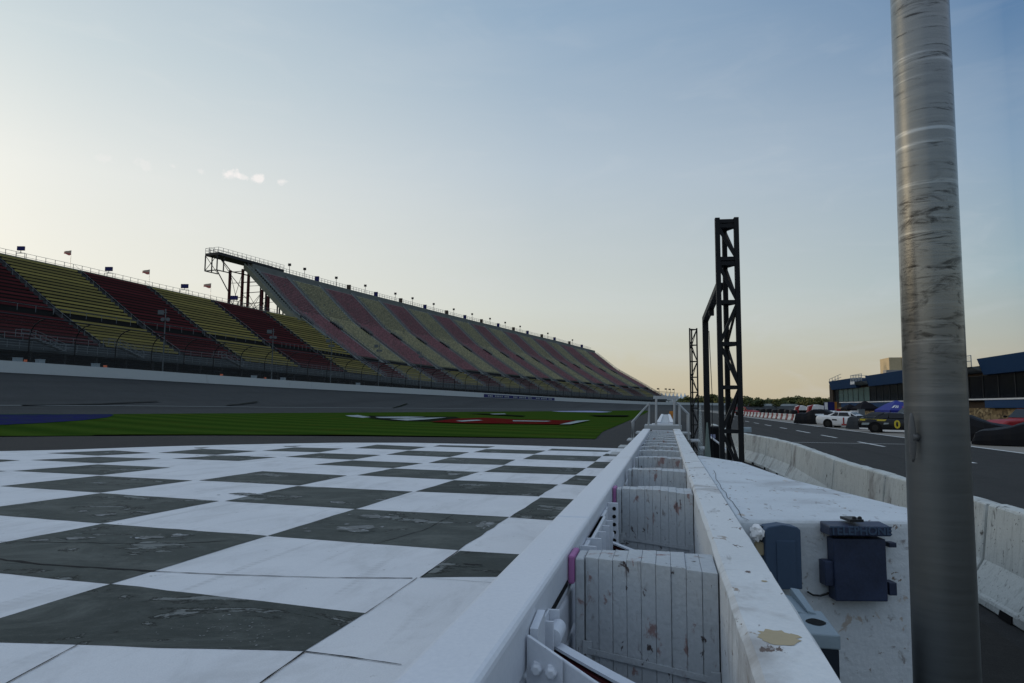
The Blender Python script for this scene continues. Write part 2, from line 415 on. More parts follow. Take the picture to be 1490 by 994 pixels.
zG = lambda t: float(np.interp(t, [-60, 47, 61, 133, 200, 244, 700], [.8, .69, .55, .26, .10, .05, .05]))
def P3(t, off, z): p = P(t, off); return (p[0], p[1], z)
TT = np.linspace(-60, T_ARC, 240); TA = np.concatenate([TT, np.linspace(T_ARC+6, T_ARC+560, 70)])
_base = np.array([P(t, 0) for t in TA])
def near_t(x, y):
    d = np.hypot(_base[:, 0]-x, _base[:, 1]-y); i = int(np.argmin(d)); return TA[i], d[i]
def zgrass(x, y):
    t, d = near_t(x, y)
    k = min(1., max(0., (52-d)/26.)); return .02+(zG(t)-.02)*k**1.3
def at_grass(x, y, lift=0.):
    z = .1
    for _ in range(8):
        p = atz(x, y, z); z = .5*z+.5*(zgrass(p[0], p[1])+lift)
    return np.array([p[0], p[1], zgrass(p[0], p[1])+lift])

# ================================================================== the ground
mb = MB(); mb.quad((-2500, -1200, -.06), (2500, -1200, -.06), (2500, 2800, -.06), (-2500, 2800, -.06)); struct('ground', mb, 'far_ground')
mb = MB(); mb.quad((-62, -40, -.004), (2.95, -40, -.004), (2.95, 420, -.004), (-62, 420, -.004)); struct('infield_asphalt', mb, 'asphalt')
mb = MB(); mb.quad((2.95, -40, -.004), (13.2, -40, -.004), (13.2, 420, -.004), (2.95, 420, -.004)); struct('pit_road', mb, 'road_asphalt')
mb = MB(); mb.quad((13.2, -40, -.002), (19.2, -40, -.002), (19.2, 420, -.002), (13.2, 420, -.002)); struct('pit_stall_pavement', mb, 'stall_concrete')
mb = MB(); mb.quad((19.2, -40, -.006), (110, -40, -.006), (110, 420, -.006), (19.2, 420, -.006)); struct('paddock_ground', mb, 'dark_concrete')
mb = MB(); mb.quad((.43, 3., .004), (2.4, 3., .004), (2.4, 21, .004), (.43, 21, .004)); struct('dirt_strip', mb, 'dirt')
mb = MB()
for y0, y1 in [(-8, -4), (2, 6), (12.8, 16.6), (24, 25.2), (33., 37.2), (41.6, 45.5), (48.9, 53.7), (57.8, 61), (66, 70), (74.5, 78.5), (83, 87), (91, 95), (100, 104), (108, 112), (117, 121), (126, 130)]:
    mb.box((9.22, y0, -.003), (9.36, y1, .002)) if False else mb.quad((9.2, y0, .001), (9.36, y0, .001), (9.36, y1, .001), (9.2, y1, .001))
mb.quad((13.12, -10, .002), (13.3, -10, .002), (13.3, 190, .002), (13.12, 190, .002))
mb.quad((4.6, 35.45, .002), (12.6, 35.45, .002), (12.6, 35.58, .002), (4.6, 35.58, .002))
struct('pit_road_markings', mb, 'white_line', fix=False)

# banked race track
mb = MB(); prev = None
for t in TA:
    row = [P3(t, -34, -.02), P3(t, -26.2, zG(t)+.006), P3(t, -19, zL(t)), P3(t, -12, zL(t)+(zW(t)-zL(t))*.33), P3(t, -6, zL(t)+(zW(t)-zL(t))*.66), P3(t, .6, zW(t)+.1)]
    if prev:
        for i in range(5): mb.quad(prev[i], prev[i+1], row[i+1], row[i])
    prev = row
struct('race_track', mb, 'track_asphalt', smooth=True)
mb = MB(); prev = None
for t in TA:
    row = [P3(t, -19.15, zL(t)+.012), P3(t, -18.85, zL(t)+.04+(zW(t)-zL(t))*.011)]
    if prev: mb.quad(prev[0], prev[1], row[1], row[0])
    prev = row
struct('track_edge_line', mb, 'faded_line')
mb = MB(); prev = None          # skid marks on the banking
for (pts) in [[(40, 594), (150, 590), (230, 582)], [(330, 596), (350, 590), (372, 584)], [(570, 595), (580, 591), (592, 587)]]:
    pp = []
    for (x, y) in pts:
        best = min(((abs(proj(P3(t, o, zL(t)+(zW(t)-zL(t))*(o+19)/19))[0]-x)+2*abs(proj(P3(t, o, zL(t)+(zW(t)-zL(t))*(o+19)/19))[1]-y), t, o) for t in TT[40:200] for o in np.linspace(-19, -6, 14)), key=lambda a: a[0])
        _, t, o = best; pp.append(Vector(P3(t, o, zL(t)+(zW(t)-zL(t))*(o+19)/19+.08)))
    for a, b in zip(pp, pp[1:]):
        d = (b-a).normalized(); n = d.cross(Vector((0, 0, 1))).normalized()*.22
        mb.quad(a-n, a+n, b+n, b-n)
struct('skid_marks', mb, 'logo_black', fix=False)

# grass between asphalt and track
near = [P(t, 0)*0 + np.array([x, y]) for t, x, y in []]
A = [atz(x, y, .02) for x, y in [(-260, 633), (0, 632.2), (200, 632.2), (350, 632.4), (500, 632.6), (700, 635.6), (850, 638.6), (866, 639.2)]]
A = [a[:2] for a in A]+[np.array([-4.0, 45.]), np.array([-4.1, 70.]), np.array([-4.3, 110.]), np.array([-4.6, 160.]), np.array([-5.2, 215.]), np.array([-6.5, 262.])]
ds = np.concatenate([[0], np.cumsum([np.hypot(*(A[i+1]-A[i])) for i in range(len(A)-1)])]); Tg = np.linspace(0, ds[-1], 90)
NX = np.interp(Tg, ds, [a[0] for a in A]); NY = np.interp(Tg, ds, [a[1] for a in A])
GT = np.linspace(-10, 292, 90)
mb = MB(); rows = []
for i in range(90):
    g = P(GT[i], -26); n = np.array([NX[i], NY[i]]); r = []
    for k in np.linspace(0, 1, 15):
        p = n*(1-k)+g*k; r.append((p[0], p[1], zgrass(p[0], p[1])+.004))
    rows.append(r)
for i in range(89):
    for k in range(14): mb.quad(rows[i][k], rows[i+1][k], rows[i+1][k+1], rows[i][k+1])
gr = struct('grass', mb, 'grass', smooth=True); gr['kind'] = 'structure'
def grass_paint(polys, name):
    mb = MB(); ms = []
    for k, (m, pts) in enumerate(polys):
        if m not in ms: ms.append(m)
        mb.c = ms.index(m)
        x0, x1 = min(p[0] for p in pts), max(p[0] for p in pts); cols = []
        for x in np.linspace(x0+.02, x1-.02, 44):          # follow the gentle rise of the turf
            ys = [a[1]+(b[1]-a[1])*(x-a[0])/(b[0]-a[0]) for a, b in zip(pts, pts[1:]+pts[:1]) if a[0] != b[0] and min(a[0], b[0]) <= x <= max(a[0], b[0])]
            cols.append([at_grass(x, y, .03+.012*k) for y in np.linspace(min(ys), max(ys), 4)])
        for a, b in zip(cols, cols[1:]):
            for i in range(3): mb.quad(a[i], b[i], b[i+1], a[i+1])
    return struct(name, mb, ms, fix=False)
grass_paint([('logo_blue', [(-60, 603.2), (60, 603.0), (160, 602.6), (166, 603.6), (158, 607), (120, 611.5), (60, 615.5), (-60, 621)])], 'painted_grass')
def zc(*pts): return [(490+x/3.239, 590+y/3.239) for x, y in pts]
grass_paint([('logo_black', zc((150, 48), (560, 53), (600, 66), (430, 76), (260, 73), (150, 60))),
             ('logo_white', zc((40, 47), (100, 45), (160, 55), (120, 58), (60, 52))),
             ('logo_white', zc((180, 54), (330, 52), (420, 54), (330, 60), (200, 59))),
             ('logo_white', zc((250, 64), (400, 58), (520, 56), (420, 66), (330, 71))),
             ('logo_red', zc((440, 77), (560, 62), (700, 57), (850, 66), (1130, 70), (1050, 89), (850, 86), (600, 83))),
             ('logo_white', zc((560, 72), (660, 67), (690, 70), (590, 76))),
             ('logo_white', zc((830, 70), (1010, 73), (990, 76), (830, 74))),
             ('logo_white', zc((1050, 89), (1130, 72), (1195, 69), (1100, 88))),
             ('logo_black', zc((610, 37), (700, 38), (890, 48), (880, 51), (700, 42))),
             ('logo_white', zc((720, 39), (790, 38), (800, 41), (740, 42))),
             ('logo_black', zc((1180, 44), (1380, 46), (1370, 51), (1230, 50)))], 'painted_grass_emblem')
grass_paint([('lavender', zc((920, 19), (1000, 17), (1180, 24), (1300, 30), (1250, 33), (1050, 30)))], 'painted_apron_emblem')

# checkered victory pavement
arc = [(-700, 700), (-300, 671), (0, 656.6), (100, 654.4), (200, 650.9), (250, 649.3), (330, 647.3), (400, 645.8), (500, 644.2), (600, 644.4), (700, 646.4), (800, 649.4), (880, 651.9), (914, 652.9)]
pts = [atz(x, y, .004) for x, y in arc]
mb = MB(); mb.poly([(p[0], p[1], .004) for p in pts]+[(-.9, 27.6, .004), (-.66, 27.4, .004), (-.66, -5, .004), (pts[0][0], -5, .004)])
struct('checkered_pavement', mb, 'tile_white')
TILES = [
 [(669.5, 801.4), (760, 806.8), (724, 839), (611.6, 840)], [(786.4, 723.9), (845, 727), (811, 757.5), (741.6, 752.7)],
 [(837.6, 691.7), (885, 693.5), (868, 707.7), (816.6, 704.3)], [(866.1, 671.9), (900, 672.5), (890, 681.8), (853.5, 680.6)], [(882, 660.1), (910, 661.6), (905, 664.2), (877, 663.5)],
 [(161, 849.5), (531.6, 892), (443, 947), (-108, 932)], [(516.8, 740.5), (740.8, 752.2), (667.8, 800.2), (389.3, 779.6)],
 [(661, 698.7), (812.4, 705.1), (783.9, 722.2), (604.9, 715)], [(733.6, 677.2), (852.7, 681.1), (837.6, 690.8), (703.4, 686.6)],
 [(777, 661.5), (875.3, 664), (866.1, 671.4), (760.4, 668)], [(803.2, 652.9), (888.8, 655.6), (883.7, 657.6), (796.5, 655.4)],
 [(149.3, 762), (389.3, 779.6), (161, 849.5), (-158, 818.8)], [(432.9, 707.1), (600.7, 715.2), (517.7, 740.5), (327.2, 729)],
 [(572.1, 681.6), (698, 686.6), (659.4, 697.9), (519.3, 691.5)], [(656, 665.5), (750, 668.9), (733.2, 676.4), (623.3, 673.6)], [(708, 653.4), (794, 655.6), (778, 660.6), (688.8, 658)],
 [(146.8, 717.5), (318.8, 728.9), (149.3, 761.5), (-62, 745)], [(381.7, 685.6), (505, 691.9), (436.2, 706.3), (289.4, 699)], [(512.6, 669.9), (615.8, 674), (572, 681.1), (457.2, 676)],
 [(594, 655.6), (682.9, 658.1), (654.4, 665.2), (562, 661.5)], [(640.1, 647.6), (720.6, 649.6), (708, 652.1), (630, 649.6)],
 [(142.6, 692.3), (280.2, 699.1), (146, 716.8), (0, 707.4)], [(465.6, 659.3), (554.5, 662.1), (512.6, 668.9), (414.4, 664.8)], [(548.7, 647), (620.8, 650.4), (596.5, 654.8), (516, 652)],
 [(142.6, 675.6), (248.3, 680.3), (147.7, 691.2), (18.5, 685.3)], [(315.4, 663), (403.5, 665.2), (347.3, 670.7), (250, 667.3)], [(428.7, 650.9), (500, 652.6), (464.8, 658.1), (381.7, 655.9)],
 [(142.6, 664.7), (234.9, 667.3), (144.3, 674), (44.5, 669.4)], [(294.5, 653.1), (374.2, 656.3), (314.6, 661.8), (229.9, 658.8)], [(411, 649.2), (438.8, 648.7), (429.5, 650), (415, 650)],
 [(166, 655.4), (219.8, 659), (142.6, 663), (67, 659.3)], [(-60, 666), (30, 669.7), (-20, 673.8), (-130, 670)], [(-70, 682.5), (10, 685.4), (-60, 691), (-150, 687)], [(282, 651.4), (306, 650.9), (293, 652.6), (286, 652.4)],
 [(-160, 715), (-12, 708), (-140, 734), (-330, 726)], [(-370, 770), (-70, 746), (-340, 812), (-620, 800)]]
mb = MB()
for ti, q in enumerate(TILES):
    mb.c = 0 if ti in (0, 1, 2, 3, 4, 5, 7, 8) else 1
    w = [atz(x, y, .008) for x, y in q]
    # slightly uneven hand-painted edges
    ring = []
    for a, b in zip(w, w[1:]+w[:1]):
        n = max(2, min(14, int(np.linalg.norm(b-a)/.3)))
        for i in range(n):
            p = a+(b-a)*i/n
            if i: p = p+np.array([rng.normal(0, .008), rng.normal(0, .008), 0])
            ring.append(tuple(p))
    mb.poly(ring)
struct('dark_checker_tiles', mb, ['tile_dark', 'tile_worn'], fix=False)
mb = MB()
def crackline(pts, w, z=.011, jit=.25):
    pp = [atz(x, y, z) for x, y in pts]; out = []
    for a, b in zip(pp, pp[1:]):
        n = max(2, int(np.linalg.norm(b-a)/.12))
        out += [a+(b-a)*i/n for i in range(n)]
    out.append(pp[-1])
    L = []; Rr = []
    for i, p in enumerate(out):
        d = out[min(i+1, len(out)-1)]-out[max(i-1, 0)]; d = d/np.linalg.norm(d); n = np.array([-d[1], d[0], 0])
        ww = w*(.5+rng.random()); o = rng.normal(0, w*jit)
        L.append(p+n*(o+ww)); Rr.append(p+n*(o-ww))
    for i in range(len(out)-1): mb.quad(L[i], Rr[i], Rr[i+1], L[i+1])
crackline([(-80, 807), (0, 813.5), (60, 821), (225, 831)], .022)
crackline([(225, 831), (330, 836), (470, 840), (600, 841)], .008)
crackline([(607, 840.5), (531, 893)], .003); crackline([(443, 947.5), (512, 956), (584, 967)], .007); crackline([(443, 948), (372, 998)], .006); crackline([(112, 938), (0, 999)], .006)
crackline([(667, 801), (612, 840)], .006); crackline([(612, 840), (720, 848)], .003)
crackline([(661, 748), (620, 770), (545, 792)], .006, jit=1.); crackline([(0, 788), (150, 790), (250, 791), (330, 787)], .008, jit=1.5)
struct('pavement_cracks', mb, 'crack', fix=False)

# peeling patches left on the black squares
mb = MB()
def peel(px, py, rx, ry, m, n=34, z=.0125):
    c0 = atz(px, py, z); ph = rng.uniform(0, 6.28, 5)
    ax = abs(atz(px+rx, py, z)[0]-c0[0]); ay = abs(atz(px, py-ry, z)[1]-c0[1]); pts = []
    for i in range(n):
        a = 2*PI*i/n; k = 1+.28*math.sin(2*a+ph[0])+.20*math.sin(3*a+ph[1])+.14*math.sin(5*a+ph[2])+.10*math.sin(9*a+ph[3])+rng.normal(0, .05)
        pts.append((c0[0]+ax*k*math.cos(a), c0[1]+ay*k*math.sin(a), z))
    mb.c = m; mb.poly(pts)
for px, py, rx, ry in [(548, 752, 26, 3.2), (515, 769, 40, 4.5), (612, 759, 9, 1.8), (492, 731, 13, 1.8), (112, 783, 24, 2.6), (60, 786, 12, 2.), (215, 782, 22, 3.), (260, 779, 18, 2.2), (705, 763, 10, 6), (150, 749, 16, 2.), (120, 744, 10, 1.6), (360, 719, 22, 1.8), (430, 723, 9, 1.2), (660, 690, 14, 1.4), (210, 745, 14, 1.2), (335, 663.5, 26, .9), (175, 658, 12, .6)]:
    peel(px, py, rx, ry, 1, z=.0112); peel(px+rx*.05, py-ry*.08, rx*.86, ry*.8, 0, z=.0125)
    for k in range(5): peel(px+rng.normal(0, rx*1.1), py+rng.normal(0, ry*.9), rx*.12, ry*.16, 0, 12)
peel(684, 823, 15, 2.4, 1, z=.0112); peel(687, 821.5, 11, 1.4, 2, z=.0125)
for k in range(70): peel(rng.normal(340, 70), rng.normal(918, 14), rng.uniform(.6, 2.2), rng.uniform(.3, .9), 0, 8)
struct('peeling_paint', mb, ['peel_grey', 'tile_dark', 'crack'], fix=False)

# ================================================================== pit wall: steel barrier, foam blocks, concrete wall
XS0, XS1, XC0, XC1 = -.648, -.44, .205, .412
SB = empty('steel_barrier', (-.55, 0, 0), 'long white steel tube barrier running beside the checkered pavement', 'barrier')
for (y0, y1) in [(-3.2, 4.1), (4.112, 13.2), (13.212, 20.6)]:
    for k in range(5):
        mb = MB(); z0 = .02+.2*k
        mb.box((XS0, y0, z0+.002), (XS1, y1, z0+.2)); mb.build('steel_tube', 'steel_white', SB, bev=.022, seg=3)
mb = MB(); mb.box((XS0-.022, -3.2, .06), (XS0-.003, 20.6, .985)); mb.build('face_cover', 'steel_white', SB, bev=.006)
# ledge angle on the pavement side and splice plates on the back
for y0, (zs) in [(4.1, None), (13.2, None)]:
    mb = MB()
    for i, (a, b, zt) in enumerate([(-.62, 1.12, .93), (-.40, .90, .955), (-.20, .62, .975)]):
        d = .012*(i+1); mb.box((XS1+.003, y0+a, .12), (XS1+.003+d, y0+b, zt-.02*i))
    mb.build('splice_plate', 'steel_white', SB, bev=.004, seg=1)
    mb = MB()
    for k in range(5): mb.box((XS1+.004, y0-.50+k*.28, .2), (XS1+.085, y0-.485+k*.28, .955-.012*k))
    mb.build('splice_rib', 'steel_white', SB)
def bracket(y, z):
    mb = MB(); mb.box((XS1+.004, y-.075, z-.2), (XS1+.05, y-.066, z+.06)); mb.box((XS1+.004, y+.066, z-.2), (XS1+.05, y+.075, z+.06)); mb.box((XS1+.004, y-.065, z-.2), (XS1+.012, y+.065, z+.06))
    b = mb.build('strap_anchor', 'steel_white', SB, bev=.002, seg=1)
    mb = MB(); mb.lathe([(.012, -.064), (.030, -.062), (.031, 0), (.030, .062), (.012, .064)], (XS1+.045, y, z), 'y', 20); mb.build('roller', 'steel_white', b, smooth=False)
    return b
def hexbolt(mb, o, r, h, axis='y'):
    mb.lathe([(r*1.25, -h*.3), (r*1.25, 0), (r, .0005), (r, h), (r*.7, h*1.25)], o, axis, 6)
# perforated angle beside the splice
def perforated(y):
    mb = MB(); mb.box((XS1+.004, y, .42), (XS1+.085, y+.012, .95)); b = mb.build('perforated_angle', 'steel_white', SB, bev=.004, seg=1)
    for k in range(8):
        mb = MB(); mb.lathe([(.014, -.002), (.014, .001)], (XS1+.055, y-.0015, .50+.058*k), 'y', 12); mb.build('bolt_hole', 'rubber', b)
perforated(5.28)
for y, z in [(2.52, .862), (4.95, .765), (7.0, .76), (8.8, .76)]:
    bracket(y, z)
    mb = MB(); n = 9; pts = []
    for i in range(n):
        k = i/(n-1); pts.append((XS1+.045+(XC0-.03-XS1-.045)*k, y-.02-.36*k, z-.028-.085*k-.012*math.sin(PI*k)))
    for w, dz, m in ((.085, 0, 'steel_white'),):
        for a, b in zip(pts, pts[1:]):
            a = Vector(a); b = Vector(b); mb.hexa([a+Vector((0, -.032, -.010)), b+Vector((0, -.032, -.010)), b+Vector((0, .032, -.010)), a+Vector((0, .032, -.010))], [a+Vector((0, -.032, 0)), b+Vector((0, -.032, 0)), b+Vector((0, .032, 0)), a+Vector((0, .032, 0))])
    st = mb.build('restraint_strap', 'steel_white', SB)
    mb = MB()
    for a, b in zip(pts, pts[1:]): mb.beam(Vector(a)+Vector((0, -.012, -.024)), Vector(b)+Vector((0, -.012, -.024)), .045, .006)
    mb.build('strap_underside', 'col_red', st)
    mb = MB(); mb.box((XC0-.022, y-.44, z-.34), (XC0-.004, y-.30, z-.04)); mb.lathe([(.05, -.03), (.055, 0), (.05, .03)], (XC0-.06, y-.37, z-.19), 'y', 14); hexbolt(mb, (XC0-.024, y-.37, z-.09), .018, -.03, 'x'); mb.build('wall_anchor', 'steel_white', SB, bev=.003, seg=1)
# near corner bracket plate with two hex bolts
mb = MB(); mb.hexa([(XS1+.004, 2.21, .30), (XS1+.50, 2.02, .30), (XS1+.50, 2.035, .30), (XS1+.004, 2.225, .30)], [(XS1+.004, 2.21, .948), (XS1+.50, 2.02, .745), (XS1+.50, 2.035, .745), (XS1+.004, 2.225, .948)])
gp = mb.build('gusset_plate', 'steel_white', SB, bev=.006)
mb = MB(); mb.hexa([(XS1+.006, 2.19, .30), (XS1+.125, 2.144, .30), (XS1+.125, 2.156, .30), (XS1+.006, 2.202, .30)], [(XS1+.006, 2.19, .953), (XS1+.125, 2.144, .905), (XS1+.125, 2.156, .905), (XS1+.006, 2.202, .953)])
for x, y, z in [(XS1+.042, 2.175, .862), (XS1+.090, 2.156, .862), (XS1+.042, 2.175, .70), (XS1+.090, 2.156, .70)]: hexbolt(mb, (x, y, z), .0185, -.022, 'y')
mb.build('bolted_angle', 'steel_white', gp, bev=.003, seg=1)
mb = MB()
mb.box((XS1-.001, 2.64, .868), (XS1+.0035, 3.14, .893)); mb.build('slot', 'rubber', SB)
mb = MB(); mb.hexa([(XS1+.004, 2.25, .84), (XS1+.03, 2.25, .84), (XS1+.03, 2.39, .86), (XS1+.004, 2.39, .86)], [(XS1+.004, 2.25, .955), (XS1+.03, 2.25, .955), (XS1+.03, 2.39, .975), (XS1+.004, 2.39, .975)]); mb.build('hanger_tab', 'steel_white', SB)

def foam_block(yf_l, yf_r, yb, top, label, pink=0.):
    """tapered foam block: narrow at the steel, wide at the concrete; built of nine glued slabs"""
    t = empty('foam_block', (-.08, (yf_r+yb)/2, .03), label, 'foam block', 'white foam blocks between the two walls')
    x0, x1 = -.362, .200; n = 9; mb = MB()
    for i in range(n):
        a, b = i/n, (i+1)/n; xa, xb = x0+(x1-x0)*a+.0005, x0+(x1-x0)*b-.0005
        ya, yb_ = yf_l+(yf_r-yf_l)*a, yf_l+(yf_r-yf_l)*b
        jt = rng.normal(0, .002); jy = rng.normal(0, .0022)
        bm_ = [(xa, ya+jy, .03), (xb, yb_+jy, .03), (xb, yb+.03*b, .03), (xa, yb+.03*a, .03)]
        mb.hexa(bm_, [(p[0], p[1], top+jt-.02*abs(a-.4)) for p in bm_])
    mb.build('foam_slabs', 'foam_paint', t, bev=.0028, seg=2)
    mb = MB(); z = .56
    mb.hexa([(x0-.004, yf_l-.010, z+.02), (x1, yf_r-.010, z-.0), (x1, yf_r-.004, z-.0), (x0-.004, yf_l-.004, z+.02)], [(x0-.004, yf_l-.010, z+.045), (x1, yf_r-.010, z+.025), (x1, yf_r-.004, z+.025), (x0-.004, yf_l-.004, z+.045)])
    mb.box((x0-.01, yf_l-.014, z-.005), (x0+.03, yf_l-.002, z+.072)); mb.box((x1-.035, yf_r-.016, z-.03), (x1+.001, yf_r-.004, z+.05))
    mb.build('binding_strap', 'foam_paint', t)
    mb = MB(); mb.box((x0-.045, yf_l-.005, .05), (x0-.004, yb+.01, top-.015)); mb.build('end_pad', 'foam_paint', t, bev=.008)
    if not pink: return t
    mb = MB(); mb.box((x0-.076, yf_l-.012, top-pink), (x0-.047, yb+.015, top-.005)); mb.build('pink_pad', 'pink_foam', t, bev=.008)
    return t
BLK = [(.95, .75, 1.12), (3.165, 2.985, 3.33), (5.84, 5.62, 5.99), (7.62, 7.45, 7.80), (9.45, 9.30, 9.62), (10.93, 10.8, 11.08), (12.05, 11.92, 12.2)]
y = 13.1
while y < 20.2: BLK.append((y, y-.12, y+.16)); y += 1.02
for i, (a, b, c) in enumerate(BLK):
    if i == 0: continue
    lab = '%s white foam block between steel barrier and concrete pit wall' % ORD[i-1]
    if i == 1: lab = 'nearest and largest white foam block, flaking paint, between the two walls'
    foam_block(a, b, c, 1.0+rng.normal(0, .004), lab, {1: .13, 2: .21}.get(i, 0))

mb = MB()
CWX = lambda y: (.215 if y < 2 else .205)
secs = [(-3.2, 2.93), (2.935, 9.0), (9.005, 20.6)]
PW = empty('pit_wall', (.31, 0, 0), 'chipped white concrete pit wall running beside the foam blocks', 'wall')
for (y0, y1) in secs:
    mb = MB(); n = int((y1-y0)/.12); prof = []
    for i in range(n+1):
        y = y0+(y1-y0)*i/n; j = rng.normal(0, .0011, 6); e = .018
        prof.append([(XC0+j[0]*.5, y, 0), (XC0+j[1], y, 1.005+j[1]), (XC0+e+j[2], y, 1.025+j[2]*.6), (XC1-e+j[3], y, 1.025+j[3]*.6), (XC1+j[4], y, 1.0+j[4]), (XC1+.012+j[5]*.5, y, 0)])
    mb.loft(prof); mb.build('wall_section', 'pit_concrete', PW)
mb = MB()
def flake(cx, cy, rx, ry, z=1.0262, n=22):
    mb.poly([(cx+rx*math.cos(2*PI*i/n)*(.75+.4*rng.random()), cy+ry*math.sin(2*PI*i/n)*(.75+.4*rng.random()), z) for i in range(n)])
q = atz(1133, 928, 1.025); flake(q[0], q[1], .058, .07, n=30); q = atz(1112, 846, 1.025); flake(q[0], q[1], .012, .012)
q = atz(1135, 940, 1.025)
mb.build('bare_patch', 'tan_block', PW, fix=False)

# concrete slab beside the wall (irregular wedge)
SLP = [(.416, 4.40), (1.66, 4.67), (1.64, 5.02), (1.14, 6.97), (.90, 8.93), (.47, 9.93), (.416, 9.93)]
mb = MB(); cx = sum(p[0] for p in SLP)/7; cyy = sum(p[1] for p in SLP)/7
def ringz(s, z): return [(cx+(p[0]-cx)*s, cyy+(p[1]-cyy)*s, z) for p in SLP]
mb.loft([ringz(1, 0), ringz(1, .955), ringz(.999, .978), ringz(.996, .992), ringz(.992, .998)])
SLAB = mb.build('concrete_slab', 'slab_paint', None, bev=.012); tag(SLAB, 'wedge shaped white painted concrete block with phone box on its face', 'concrete block')
mb = MB(); prevp = None
pts = [(1038, 684), (1041, 690), (1042, 697), (1046, 705), (1048, 711), (1053, 717), (1056, 724), (1060, 730), (1062, 737), (1068, 743), (1073, 752), (1079, 757)]
for x, y in pts:
    p = atz(x, y, 1.0); p[0] = max(p[0], .45)+rng.normal(0, .009)
    if prevp is not None:
        mb.quad((prevp[0]-.002, prevp[1], 1.0012), (prevp[0]+.002, prevp[1], 1.0012), (p[0]+.002, p[1], 1.0012), (p[0]-.002, p[1], 1.0012))
    prevp = p
mb.build('joint_crack', 'crack', SLAB, fix=False)

# boxes on the slab's face
fn = Vector((.27, -1.232, 0)).normalized(); fa = Vector((1.232, .27, 0)).normalized(); F0p = np.array([.428, 4.40, 0])
def face(x, y, out=0.): p = atP(x, y, F0p+np.array(fn)*out, fn); return Vector(p)
FM = Matrix((( fa.x, 0, fn.x, 0), (fa.y, 0, fn.y, 0), (0, 1, 0, 0), (0, 0, 0, 1)))   # local x along the face, y up, z out
def fbox(mb, pa, pb, d0, d1, taper=0.):
    """box between two pixel corners on the face, from d0 to d1 out of it"""
    a = face(*pa, d1); b = face(*pb, d1)
    u0 = (a-Vector(F0p)).dot(fa); u1 = (b-Vector(F0p)).dot(fa); z1, z0 = a.z, b.z
    O = Vector(F0p)
    def c(u, z, d): return O+fa*u+fn*d+Vector((0, 0, z))
    mb.hexa([c(u0, z0, d0), c(u1, z0, d0), c(u1, z0, d1), c(u0, z0, d1)], [c(u0, z1, d0), c(u1, z1, d0), c(u1, z1-taper, d1), c(u0, z1-taper, d1)])
    return u0, u1, z0, z1
tb = empty('telephone_box', face(1250, 870, 0), 'dark blue metal telephone box with lid bolted to white concrete face', 'telephone box')
mb = MB(); fbox(mb, (1213, 784), (1293, 876), .004, .10); mb.build('box_body', 'blue_box', tb, bev=.008)
mb = MB(); u0, u1, z0, z1 = fbox(mb, (1207, 763), (1298, 781), .004, .135, .012); lid = mb.build('lid', 'blue_box', tb, bev=.007)
cxu = (u0+u1)/2; c0 = Vector(F0p)+fa*cxu+fn*.1355+Vector((0, 0, (z0+z1)/2-.004))
text_obj('lettering', 'TELEPHONE',   .066, 'grey_box', Matrix.Translation(c0) @ FM, lid, .003, .0015, 1.)
for (pa, pb) in [((1200, 817), (1214, 853)), ((1294, 848), (1306, 867))]:
    mb = MB(); fbox(mb, pa, pb, .004, .085); mb.build('hinge_block', 'blue_box', tb, bev=.004)
mb = MB(); fbox(mb, (1294, 790), (1305, 797), .02, .075); mb.build('latch', 'blue_box', tb, bev=.003)
mb = MB()
for x in (1243, 1251):
    p = face(x, 754.5, .10); mb.lathe([(.012, -.006), (.012, .006), (.006, .012)], tuple(p), 'z', 8)
fbox(mb, (1237, 756), (1257, 760), .004, .13); mb.build('mounting_bolts', 'dark_metal', tb)
gb = empty('grey_electrical_box', face(1140, 850, 0), 'slate grey arched electrical box on the concrete face beside the pit wall', 'electrical box')
a = face(1113, 768, .11); b = face(1168, 858, .11); u0 = (a-Vector(F0p)).dot(fa); u1 = (b-Vector(F0p)).dot(fa)
prof = [(u0, b.z), (u1, b.z), (u1, a.z-.012), (u1-.02, a.z+.004), ((u0+u1)/2, a.z+.018), (u0+.02, a.z+.004), (u0, a.z-.012)]
mb = MB(); rr = [[tuple(Vector(F0p)+fa*u+fn*d+Vector((0, 0, z))) for u, z in prof] for d in (.004, .11)]; mb.loft(rr); mb.build('box_body', 'grey_box', gb, bev=.006)
mb = MB(); fbox(mb, (1130, 787), (1160, 858), .108, .1165); mb.build('cover_panel', 'grey_box', gb, bev=.003)
mb = MB(); fbox(mb, (1107, 766), (1114, 858), .004, .06); mb.build('conduit_box', 'dark_box', gb, bev=.004)
# two boxes fixed low on the back of the pit wall
ob = empty('open_socket_box', (.56, 2.9, .4), 'pale grey socket box with open top hole low behind the pit wall', 'electrical box')
q1 = atz(1223, 925, .72); q2 = atz(1196, 889, .72)
bxr, by0, by1 = q1[0], q1[1], q2[1]
mb = MB(); mb.box((.428, by0, .66), (bxr, by1, .72)); mb.build('box_top', 'pale_box', ob, bev=.006)
mb = MB(); mb.box((.43, by0+.006, .30), (bxr-.006, by1-.006, .659)); mb.build('box_body', 'dark_box', ob, bev=.004)
mb = MB(); n = 14; c_ = atz(1187, 905, .7215); mb.poly([(c_[0]+.035*math.cos(2*PI*i/n)*(1+.25*math.cos(4*PI*i/n)), c_[1]+.055*math.sin(2*PI*i/n), .7215) for i in range(n)]); mb.build('socket_hole', 'rubber', ob, fix=False)
lb = empty('sloped_lid_box', (.52, 3.4, .5), 'pale grey box with sloping hinged lid behind the pit wall', 'electrical box')
q3 = atz(1186, 884, .75); q4 = atz(1158, 856, .75)
